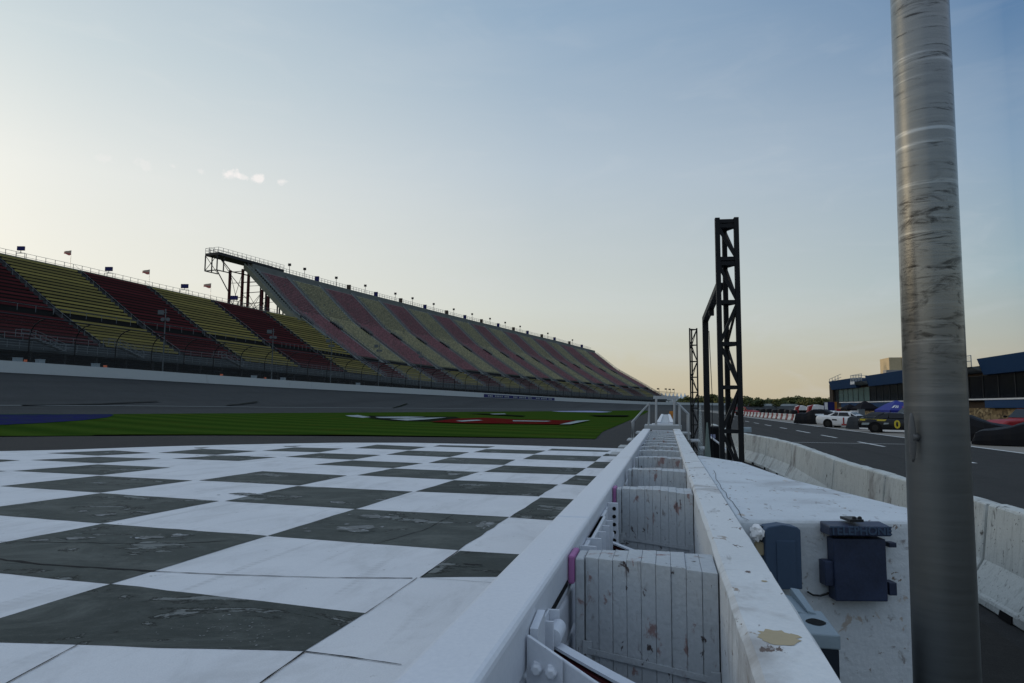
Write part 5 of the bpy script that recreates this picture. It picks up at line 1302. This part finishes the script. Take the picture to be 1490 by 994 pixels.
g_ = atz(1246, 625, 0); covered_car((g_[0]+2.5*.9-.1, g_[1]-2.5*.44+1.6), car_heading(.90, -.44), 'car under a wrinkled grey cover between numbers 1 and 0', 'cover_grey', 1)
g_ = atz(1420, 643, 0); covered_car((g_[0]+.15, g_[1]+1.6), car_heading(.90, -.44), 'car under black cover just right of the foreground flag pole', 'cover_black', 2)
g_ = atz(1478, 650, 0); covered_car((g_[0]+1.3, g_[1]+.6), car_heading(-.90, .44), 'car under black cover at the right edge, in front of red truck', 'cover_black', 3, HH=1.2)
g_ = atz(1166, 617, 0); covered_car((g_[0]+2.5*.84, g_[1]-2.5*.54+1.6), car_heading(.84, -.54), 'car under black cover left of the two white race cars', 'cover_black', 4, HH=1.5)

# carts and covered equipment further along the stalls
def covered_cart(px, py, wpx, hpx, label, seed):
    g = atz(px, py, 0); d = proj(g)[2]; w = wpx*d/1000; hh = hpx*d/1000
    mb = MB(); r = np.random.default_rng(seed); rings = []
    for z, k in [(0, 1.06), (.1*hh, 1.04), (.8*hh, 1.0), (.96*hh, .93), (hh, .72)]:
        n = 20; rings.append([(g[0]+w*.5*k*(abs(math.cos(a))**.5)*math.copysign(1, math.cos(a))*(1+r.normal(0, .015)), g[1]+1.4+1.2*k*(abs(math.sin(a))**.5)*math.copysign(1, math.sin(a)), z+r.normal(0, .02)*(z > 0)) for a in [2*PI*(i+.5)/n for i in range(n)]])
    mb.loft(rings); return tag(mb.build('covered_pit_cart', 'cover_black', None, smooth=True), label, 'pit cart', 'black covered pit carts in the far stalls')
CC = [(1104, 603.5, 9, 8), (1112, 604, 9, 9), (1121, 604.5, 10, 9.5), (1130, 605, 10, 9), (1140, 606, 11, 11), (1150, 607, 12, 11), (1157, 609, 10, 12)]
for i, (px, py, w, hh) in enumerate(CC): covered_cart(px, py, w, hh, '%s black covered pit cart from the left in the far stalls' % (['first']+ORD[1:])[i], 20+i)
for i, (pa, pb, py) in enumerate([(1163, 1174, 590.5), (1182, 1200, 589.5)]):
    D = 100 if i else 112; a = atD(pa, 603, D); b = atD(pb, 603, D); zt_ = atD(pa, py, D)[2]
    e = empty('canopy_trailer', ((a[0]+b[0])/2, (a[1]+b[1])/2, 0), ['white topped trailer with red front, left of the pair', 'white topped trailer with red front behind the white race cars'][i], 'trailer', 'white topped trailers')
    w = b[0]-a[0]; Yc = a[1]
    mb = MB(); mb.box((a[0], Yc, .35), (b[0], Yc+4, zt_*.62)); mb.build('trailer_body', 'cover_black', e)
    mb = MB(); mb.loft([[(a[0]-.1, y, zt_*.64), (a[0]+.1, y, zt_*.95), (a[0]+w*.5, y, zt_*1.03), (b[0]-.1, y, zt_*.95), (b[0]+.1, y, zt_*.64)] for y in (Yc-.1, Yc+4.1)]); mb.build('canopy', 'white_cloth', e)
    mb = MB(); mb.hexa([(a[0]-.7, Yc, .4), (a[0]-.2, Yc, .4), (a[0]-.2, Yc+1.2, .4), (a[0]-.7, Yc+1.2, .4)], [(a[0]-.4, Yc, zt_*.9), (a[0]+.2, Yc, zt_*1.02), (a[0]+.2, Yc+1.2, zt_*1.02), (a[0]-.4, Yc+1.2, zt_*.9)]); mb.build('red_front', 'car_red', e)
    for x in (a[0]+.5, b[0]-.5):
        mb = MB(); mb.lathe([(.33, -.12), (.35, 0), (.33, .12)], (x, Yc+.1, .35), 'y', 12); mb.build('wheel', 'rubber', e)
# red and white water barriers
def water_barrier(c, L, red, label):
    mb = MB(); y0, y1 = c[1], c[1]+L
    mb.loft([[(c[0]-.28, y, .0), (c[0]-.28, y, .12), (c[0]-.14, y, .45), (c[0]-.12, y, .80), (c[0]+.12, y, .80), (c[0]+.14, y, .45), (c[0]+.28, y, .12), (c[0]+.28, y, 0)] for y in (y0+.02, y1-.02)])
    return tag(mb.build('water_barrier', 'water_red' if red else 'water_white', None, bev=.03, seg=1), label, 'barrier', 'red and white water barriers')
y = 92.; i = 0; first = {}
while y < 140 and i < 30:
    red = i % 2 == 1; L = 1.1 if red else 2.4; x = 16.2-.035*(y-92)
    lab = '%s %s plastic water barrier in the row, counted from the white cars' % ((['nearest']+ORD[1:])[i//2], 'red' if red else 'white')
    if i < 2:
        o = water_barrier((x, y), L, red, lab); first[red] = (o, np.array([x, y]))
    else:
        src, p0 = first[red]; o = src.copy(); COL.objects.link(o); o.location = (x-p0[0], y-p0[1], 0); o['label'] = lab
    y += L; i += 1
# red tow truck beyond the tower
def truck(g, label, px_w, h, body, s=1.):
    T = tf(g, h); e = empty('pickup_truck' if s else 'truck', (g[0], g[1], 0), label, 'truck')
    mb = MB(); rings = []
    for x, z0, z1, w in [(-2.5, .5, 1.0, .9), (-.6, .45, 1.05, .95), (.9, .45, 1.08, .95), (1.1, .45, 1.06, .95), (2.3, .5, .98, .92), (2.55, .55, .8, .85)]:
        rings.append([T(x, y, z) for y, z in [(-w, z0), (-w, z1-.08), (-w+.08, z1), (w-.08, z1), (w, z1-.08), (w, z0)]])
    mb.loft(rings); mb.build('body', body, e, bev=.03, seg=1)
    mb = MB(); mb.loft([[T(x, y, z) for y, z in [(-w, 1.0), (-w*.85, 1.0+hh), (w*.85, 1.0+hh), (w, 1.0)]] for x, w, hh in [(-.6, .88, .10), (-.45, .88, .66), (.45, .88, .68), (1.05, .88, .08)]]); cab = mb.build('cab', body, e)
    for s_ in (-1, 1):
        mb = MB(); mb.quad(T(-.35, s_*.875, 1.15), T(.65, s_*.875, 1.15), T(.42, s_*.80, 1.58), T(-.35, s_*.80, 1.58)); mb.build('side_window', 'glass_dark', cab, fix=False)
        mb = MB(); mb.quad(T(-.2, s_*.955, .68), T(.5, s_*.955, .68), T(.5, s_*.955, .74), T(-.2, s_*.955, .74)); mb.quad(T(-.05, s_*.957, .80), T(.35, s_*.957, .80), T(.35, s_*.957, .95), T(-.05, s_*.957, .95)); mb.build('door_stripe', 'white_cloth', e, fix=False)
        mb = MB(); mb.box((0, 0, 0), (0, 0, 0)) if False else mb.lathe([(.02, 0), (.10, .03), (.10, .12), (.02, .15)], T(.95, s_*1.08, 1.12), 'z', 8); mb.build('side_mirror', 'rubber', e)
    mb = MB(); mb.quad(T(1.02, -.78, 1.15), T(1.02, .78, 1.15), T(.50, .72, 1.67), T(.50, -.72, 1.67)); mb.build('windscreen', 'glass_dark', cab, fix=False)
    mb = MB(); mb.loft([[T(-1.5+.85*math.cos(a), y, 1.1+.62*math.sin(a)) for a in np.linspace(0, PI, 12)] for y in (-.75, .75)]); mb.build('tank', 'pink_glass', e, smooth=False)
    mb = MB(); mb.hexa([T(-2.5, -.97, .75), T(-.7, -.97, .75), T(-.7, .97, .75), T(-2.5, .97, .75)], [T(-2.5, -.97, 1.12), T(-.7, -.97, 1.12), T(-.7, .97, 1.12), T(-2.5, .97, 1.12)]); mb.build('tool_locker', 'grey_rail', e)
    for x in (-1.6, 1.65):
        for s_ in (-1, 1):
            mb = MB(); n = 14; vs = []
            for r, yy in [(.34, .74), (.38, .78), (.38, .95), (.34, .98)]:
                vs += [T(x+r*math.cos(2*PI*j/n), s_*yy, .38+r*math.sin(2*PI*j/n)) for j in range(n)]
            mb.add(vs, [(i*n+j, i*n+(j+1) % n, (i+1)*n+(j+1) % n, (i+1)*n+j) for i in range(3) for j in range(n)]+[tuple(range(3*n, 4*n))]); mb.build('wheel', 'rubber', e)
    return e
g_ = atD(1470, 625, 42.); truck((g_[0]+1.3, g_[1], 0)[:2], 'red service truck with pinkish round tank at the right edge', 40, car_heading(-.95, -.25), 'car_red')
g_ = atD(1312, 615, 60.); truck((g_[0]+.9, g_[1], 0)[:2], 'red service truck half hidden behind the black and yellow race car', 40, car_heading(-.95, -.25), 'car_red')
g_ = atD(1088, 604, 132.); truck((g_[0]-.2, g_[1], 0)[:2], 'distant red truck beside the near truss tower', 40, car_heading(.6, -.8), 'car_red')

# pop-up canopies by the building
def canopy(pa, pb, ppx, py, ey, D, m, label, marks=False):
    a = atD(pa, ey, D); b = atD(pb, ey, D); w = np.hypot(*(b-a)[:2]); rt = (b-a)/w; rt[2] = 0; fw = np.array([-rt[1], rt[0], 0]); zt_ = atD(ppx, py, D)[2]; ze = atD(pa, ey, D)[2]
    c = (a+b)/2+fw*w/2; e = empty('pop_up_canopy', (c[0], c[1], 0), label, 'canopy', 'pop up canopies in front of the building')
    cn = [c-rt*w/2-fw*w/2, c+rt*w/2-fw*w/2, c+rt*w/2+fw*w/2, c-rt*w/2+fw*w/2]; apex = (c[0], c[1], zt_)
    mb = MB(); lo = [(p[0], p[1], ze) for p in cn]; mid = [((p[0]+c[0])/2, (p[1]+c[1])/2, ze+(zt_-ze)*.62) for p in cn]
    mb.loft([[(p[0], p[1], ze-.25) for p in cn], lo, mid, [((p[0]*.04+c[0]*.96), (p[1]*.04+c[1]*.96), zt_) for p in cn]], caps=False)
    r = mb.build('canopy_top', m, e, fix=False)
    if marks:
        mb = MB(); f = lambda u, v, k=.015: tuple(np.array(lo[0])*(1-u)*(1-v)+np.array(lo[1])*u*(1-v)+np.array(mid[0])*(1-u)*v+np.array(mid[1])*u*v-fw*.02+np.array([0, 0, k]))
        mb.c = 0
        for u0 in (.16, .24): mb.quad(f(u0, .35), f(u0+.05, .35), f(u0+.10, .75), f(u0+.05, .75))
        mb.quad(f(.02, .35), f(.10, .4), f(.2, .85), f(.06, .7)); mb.build('white_marking', 'white_cloth', r, fix=False); mb = MB()
        for u0 in (.48, .57, .66, .75): mb.quad(f(u0, .35), f(u0+.06, .35), f(u0+.06, .66), f(u0, .66))
        mb.build('red_marking', 'pink_glass', r, fix=False)
    for p in cn:
        mb = MB(); mb.beam((p[0], p[1], 0), (p[0], p[1], ze), .05); mb.build('leg', 'dark_metal', e)
canopy(1295, 1338, 1292, 582.5, 597, 62, 'tent_blue', 'blue pop up canopy with white and red marks behind the number 0 car', True)
canopy(1252, 1280, 1258, 583.5, 594.5, 72, 'tent_black', 'black pop up canopy left of the blue canopy')
canopy(1232, 1250, 1238, 588, 594.5, 80, 'tent_black', 'smaller black pop up canopy farther from the blue canopy')
def upright(pa, pb, yt, D, m, name, label, cat, sub=None):
    a = atD(pa, yt, D); b = atD(pb, yt, D); mb = MB(); mb.box((a[0], a[1], 0), (b[0], a[1]+.6, a[2])); mb.box((a[0]-.03, a[1]-.03, a[2]), (b[0]+.03, a[1]+.63, a[2]+.05))
    o = mb.build(name, m, None, bev=.02, seg=1); tag(o, label, cat); return o, a, b
upright(1239.5, 1248.5, 598.5, 66, 'white_cloth', 'white_cabinet', 'white cabinet standing behind the grey covered car', 'cabinet')
upright(1249.5, 1258, 596, 70, 'grey_rail', 'grey_cabinet', 'grey cabinet under the black pop up canopy', 'cabinet')
o, a, b = upright(1200, 1213.5, 585.5, 96, 'navy', 'display_board', 'display board with white edge and red lower part near the building end', 'board')
mb = MB(); mb.box((a[0]-.02, a[1]-.06, .1), (a[0]+.36, a[1]-.01, a[2]-.02)); mb.build('white_edge', 'white_cloth', o)
mb = MB(); mb.box((a[0]+.4, a[1]-.06, .3), (b[0]-.05, a[1]-.01, 1.1)); mb.build('red_panel', 'car_red', o)
upright(1214, 1217.5, 585.5, 96, 'amber', 'amber_column', 'amber column standing right of the display board', 'column')
upright(1217.5, 1223, 595.5, 90, 'car_red', 'red_toolbox', 'red upright toolbox beside the amber column', 'toolbox')
p = atD(1146, 586, 700); mb = MB(); mb.box((p[0]-3, p[1], 0), (p[0]+3, p[1]+4, p[2])); mb.box((p[0]-3.4, p[1]-.3, p[2]), (p[0]+3.4, p[1]+4.3, p[2]+.6)); tag(mb.build('amber_hut', 'amber', None), 'tiny orange hut in front of the far tree line', 'hut')  # walls and roof share one even amber colour

# far trees
def tree(name, x, y, h, w, m, label, seed, n=420):
    r = np.random.default_rng(seed); e = empty(name, (x, y, 0), label, 'tree', 'trees along the far horizon')
    mb = MB(); mb.tube([(x, y, 0), (x+.1, y, h*.35), (x-.1, y+.1, h*.7)], .35, 6, .12)
    for k in range(5):
        a = r.uniform(0, 6.28); z = h*r.uniform(.3, .6); mb.tube([(x, y, z), (x+math.cos(a)*w*.3, y+math.sin(a)*w*.3, z+h*.2)], .14, 5, .04)
    mb.build('trunk', 'bark', e)
    cl = [(r.normal(0, w*.25), r.normal(0, w*.25), h*r.uniform(.35, .86), w*r.uniform(.16, .32)) for _ in range(15)]
    V = []; Fc = []
    for i in range(n):
        cx, cy, cz, cr = cl[i % 15]; d = r.normal(size=3); d /= np.linalg.norm(d); p = np.array([x+cx, y+cy, cz])+d*cr*r.uniform(.55, 1.08)*np.array([1, 1, .8])
        s = r.uniform(.35, .75); u = r.normal(size=3); u /= np.linalg.norm(u); v = np.cross(u, d+.01); v /= np.linalg.norm(v)
        o = len(V); V += [tuple(p-u*s-v*s*.6), tuple(p+u*s-v*s*.5), tuple(p+u*s*.8+v*s*.6), tuple(p-u*s*.7+v*s*.7)]; Fc.append((o, o+1, o+2, o+3))
    mb = MB(); mb.add(V, Fc); mb.build('crown', m, e, fix=False)
    return e
protos = {}
LK = ['leaf_a', 'leaf_b', 'leaf_c']; KIND = ['broad', 'dark', 'yellowish']
rx = np.random.default_rng(31)
xs = list(np.linspace(1000, 1232, 44)); k = 0
for i, px in enumerate(xs):
    D = 520+rx.uniform(-60, 90); hh = float(np.interp(px, [1000, 1020, 1035, 1050, 1085, 1105, 1130, 1170, 1232], [577, 578, 571.5, 577, 577.5, 579.5, 578.5, 577, 577.5]))+rx.uniform(-1.2, 2.4)
    g = atD(px+rx.uniform(-2, 2), 592, D); top = atD(px, hh, D)[2]; kd = int(rx.integers(3))
    lab = '%s distant %s green tree from the left on the horizon' % ({1: 'first', 2: 'second', 3: 'third'}.get(i+1, '%dth' % (i+1) if (i+1) % 10 not in (1, 2, 3) or 10 < (i+1) < 14 else '%d%s' % (i+1, {1: 'st', 2: 'nd', 3: 'rd'}[(i+1) % 10])), KIND[kd])
    if kd not in protos: protos[kd] = (tree('broadleaf_tree', g[0], g[1], top, 9.5, LK[kd], lab, 50+kd, 900), top)
    else:
        src, t0 = protos[kd]; c = dup(src, (g[0], g[1], 0), rx.uniform(0, 6.28), lab); s = top/t0; c.scale = (s*rx.uniform(.9, 1.3), s*rx.uniform(.9, 1.3), s)
mb = MB(); r = np.random.default_rng(5); V = []; Fc = []      # undergrowth and wood behind, one mass
for i in range(9000):
    px = r.uniform(985, 1260); D = r.uniform(560, 680); q = atD(px, 592, D); z = r.uniform(.2, 8.2)*r.uniform(.75, 1); p = np.array([q[0], q[1], z]); s = r.uniform(.5, 1.1); u = r.normal(size=3); u /= np.linalg.norm(u); v = np.cross(u, r.normal(size=3)); v /= np.linalg.norm(v)
    o = len(V); V += [tuple(p-u*s-v*s), tuple(p+u*s-v*s), tuple(p+u*s+v*s), tuple(p-u*s+v*s)]; Fc.append((o, o+1, o+2, o+3))
mb.add(V, Fc); o = mb.build('distant_wood', 'leaf_b', None, fix=False); tag(o, 'dark distant wood behind the row of trees', 'wood', None, 'stuff')

# ================================================================== light
SAZ, SEL = math.radians(-80), math.radians(8.4)
sd = bpy.data.lights.new('sun', 'SUN'); sd.energy = 2.0; sd.angle = math.radians(.6); sd.color = (1, .80, .56)
so = bpy.data.objects.new('sun', sd); COL.objects.link(so)
svec = Vector((math.sin(SAZ)*math.cos(SEL), math.cos(SAZ)*math.cos(SEL), math.sin(SEL))); so.rotation_euler = svec.to_track_quat('Z', 'Y').to_euler(); so.location = (0, 0, 60)
w = bpy.data.worlds.new('World'); S.world = w; w.use_nodes = True
nt = NT(w.node_tree); bg = nt.n['Background']; tc = nt.new('ShaderNodeTexCoord'); D_ = tc.outputs['Generated']
sky = nt.new('ShaderNodeTexSky'); sky.sky_type = 'NISHITA'; sky.sun_disc = False; sky.sun_elevation = SEL; sky.sun_rotation = SAZ; sky.dust_density = 1.5; sky.ozone_density = 1.5
x, y, z = nt.xyz(D_)
hl = nt.math('MAXIMUM', nt.math('SQRT', nt.math('ADD', nt.math('MULTIPLY', x, x), nt.math('MULTIPLY', y, y))), .001)
ca = nt.math('DIVIDE', nt.math('ADD', nt.math('MULTIPLY', x, math.sin(math.radians(-75))), nt.math('MULTIPLY', y, math.cos(math.radians(-75)))), hl)
def R(st): return nt.ramp(z, [(p, lin(c)) for p, c in st])
N_ = R([(0, (238, 226, 196)), (.08, (243, 236, 214)), (.16, (242, 240, 228)), (.28, (236, 238, 233)), (.42, (207, 219, 223)), (.7, (150, 176, 200)), (1, (105, 135, 175))])
M_ = R([(0, (206, 192, 162)), (.08, (207, 206, 190)), (.14, (209, 214, 208)), (.33, (187, 201, 212)), (.51, (147, 173, 198)), (.8, (108, 138, 175)), (1, (92, 122, 165))])
F_ = R([(0, (174, 163, 140)), (.04, (178, 170, 150)), (.09, (172, 178, 172)), (.16, (157, 178, 187)), (.30, (136, 162, 187)), (.44, (96, 130, 168)), (.7, (74, 105, 150)), (1, (66, 96, 142))])
k1 = nt.math('POWER', nt.math('DIVIDE', nt.math('ADD', ca, .16), .58, clamp=True), .6); k2 = nt.math('DIVIDE', nt.math('SUBTRACT', ca, .42), .48, clamp=True)
c = nt.mix(k2, nt.mix(k1, F_, M_), N_)
c = nt.mix(.06, c, nt.vmath('MULTIPLY', sky.outputs[0], (.1, .1, .1)))
# glow of the low sun beyond the left edge of the photo
gl = nt.math('POWER', nt.math('MAXIMUM', nt.vmath('DOT_PRODUCT', D_, tuple(svec)), 0.), 24.)
gs = nt.new('ShaderNodeVectorMath', operation='SCALE'); gs.inputs[0].default_value = (1.0, .80, .50); nt.l.new(nt.math('MULTIPLY', gl, 1.7), gs.inputs['Scale'])
c = nt.vmath('ADD', c, gs.outputs[0])
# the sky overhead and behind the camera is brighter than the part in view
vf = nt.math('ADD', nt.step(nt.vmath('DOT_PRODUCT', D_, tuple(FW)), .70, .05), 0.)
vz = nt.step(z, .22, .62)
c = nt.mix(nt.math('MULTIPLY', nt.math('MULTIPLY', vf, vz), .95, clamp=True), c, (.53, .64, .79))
# thin high cirrus
pl = nt.vmath('MULTIPLY', D_, (1.0, 1.6, 5.5)); n1 = nt.noise(pl, 2.2, 7., .6, .5); n2 = nt.noise(nt.vmath('MULTIPLY', D_, (3, 1.2, 9)), 2.4, 6., .6, .8)
cir = nt.math('MULTIPLY', nt.math('ADD', nt.math('MULTIPLY', nt.step(n1, .46, .74), .7), nt.math('MULTIPLY', nt.step(n2, .5, .72), .6)), nt.math('MULTIPLY', nt.math('SUBTRACT', .75, z, clamp=True), .36))
c = nt.mix(cir, c, nt.mix(k2, (.62, .66, .70), (.90, .88, .84)))
# a short row of small puffs
fine = nt.noise(D_, 75., 6., .65, .3)
for px, py, r_, am in [(336, 254, .0115, .9), (352, 257, .008, .55), (377, 260, .0105, .85), (412, 265, .0075, .6), (291, 249, .006, .3), (210, 241, .012, .25), (155, 231, .012, .22), (252, 243, .005, .25)]:
    d0 = ray(px, py); d0 = d0/np.linalg.norm(d0)
    dd = nt.vmath('LENGTH', nt.vmath('MULTIPLY', nt.vmath('SUBTRACT', D_, tuple(d0)), (1, 1, 1.6)), (0, 0, 0))
    e = nt.math('MULTIPLY', nt.step(nt.math('ADD', nt.math('DIVIDE', dd, r_), nt.math('MULTIPLY', nt.math('SUBTRACT', fine, .5), 3.2)), 1.05, .2), am)
    c = nt.mix(e, c, (.93, .89, .87))
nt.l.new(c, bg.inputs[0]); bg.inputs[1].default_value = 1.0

# ================================================================== camera
cd = bpy.data.cameras.new('camera'); cd.sensor_width = 36.; cd.lens = 36*F0/1490.; cd.clip_start = .05; cd.clip_end = 6000
co = bpy.data.objects.new('camera', cd); COL.objects.link(co)
m = Matrix((( RT[0], UP[0], -FW[0], 0), (RT[1], UP[1], -FW[1], 0), (RT[2], UP[2], -FW[2], EYE), (0, 0, 0, 1))); co.matrix_world = m
S.camera = co
S.render.engine = 'CYCLES'; S.view_settings.view_transform = 'Standard'; S.view_settings.look = 'None'; S.view_settings.exposure = 0.; S.view_settings.gamma = 1.
S.render.resolution_x, S.render.resolution_y = 1024, 683
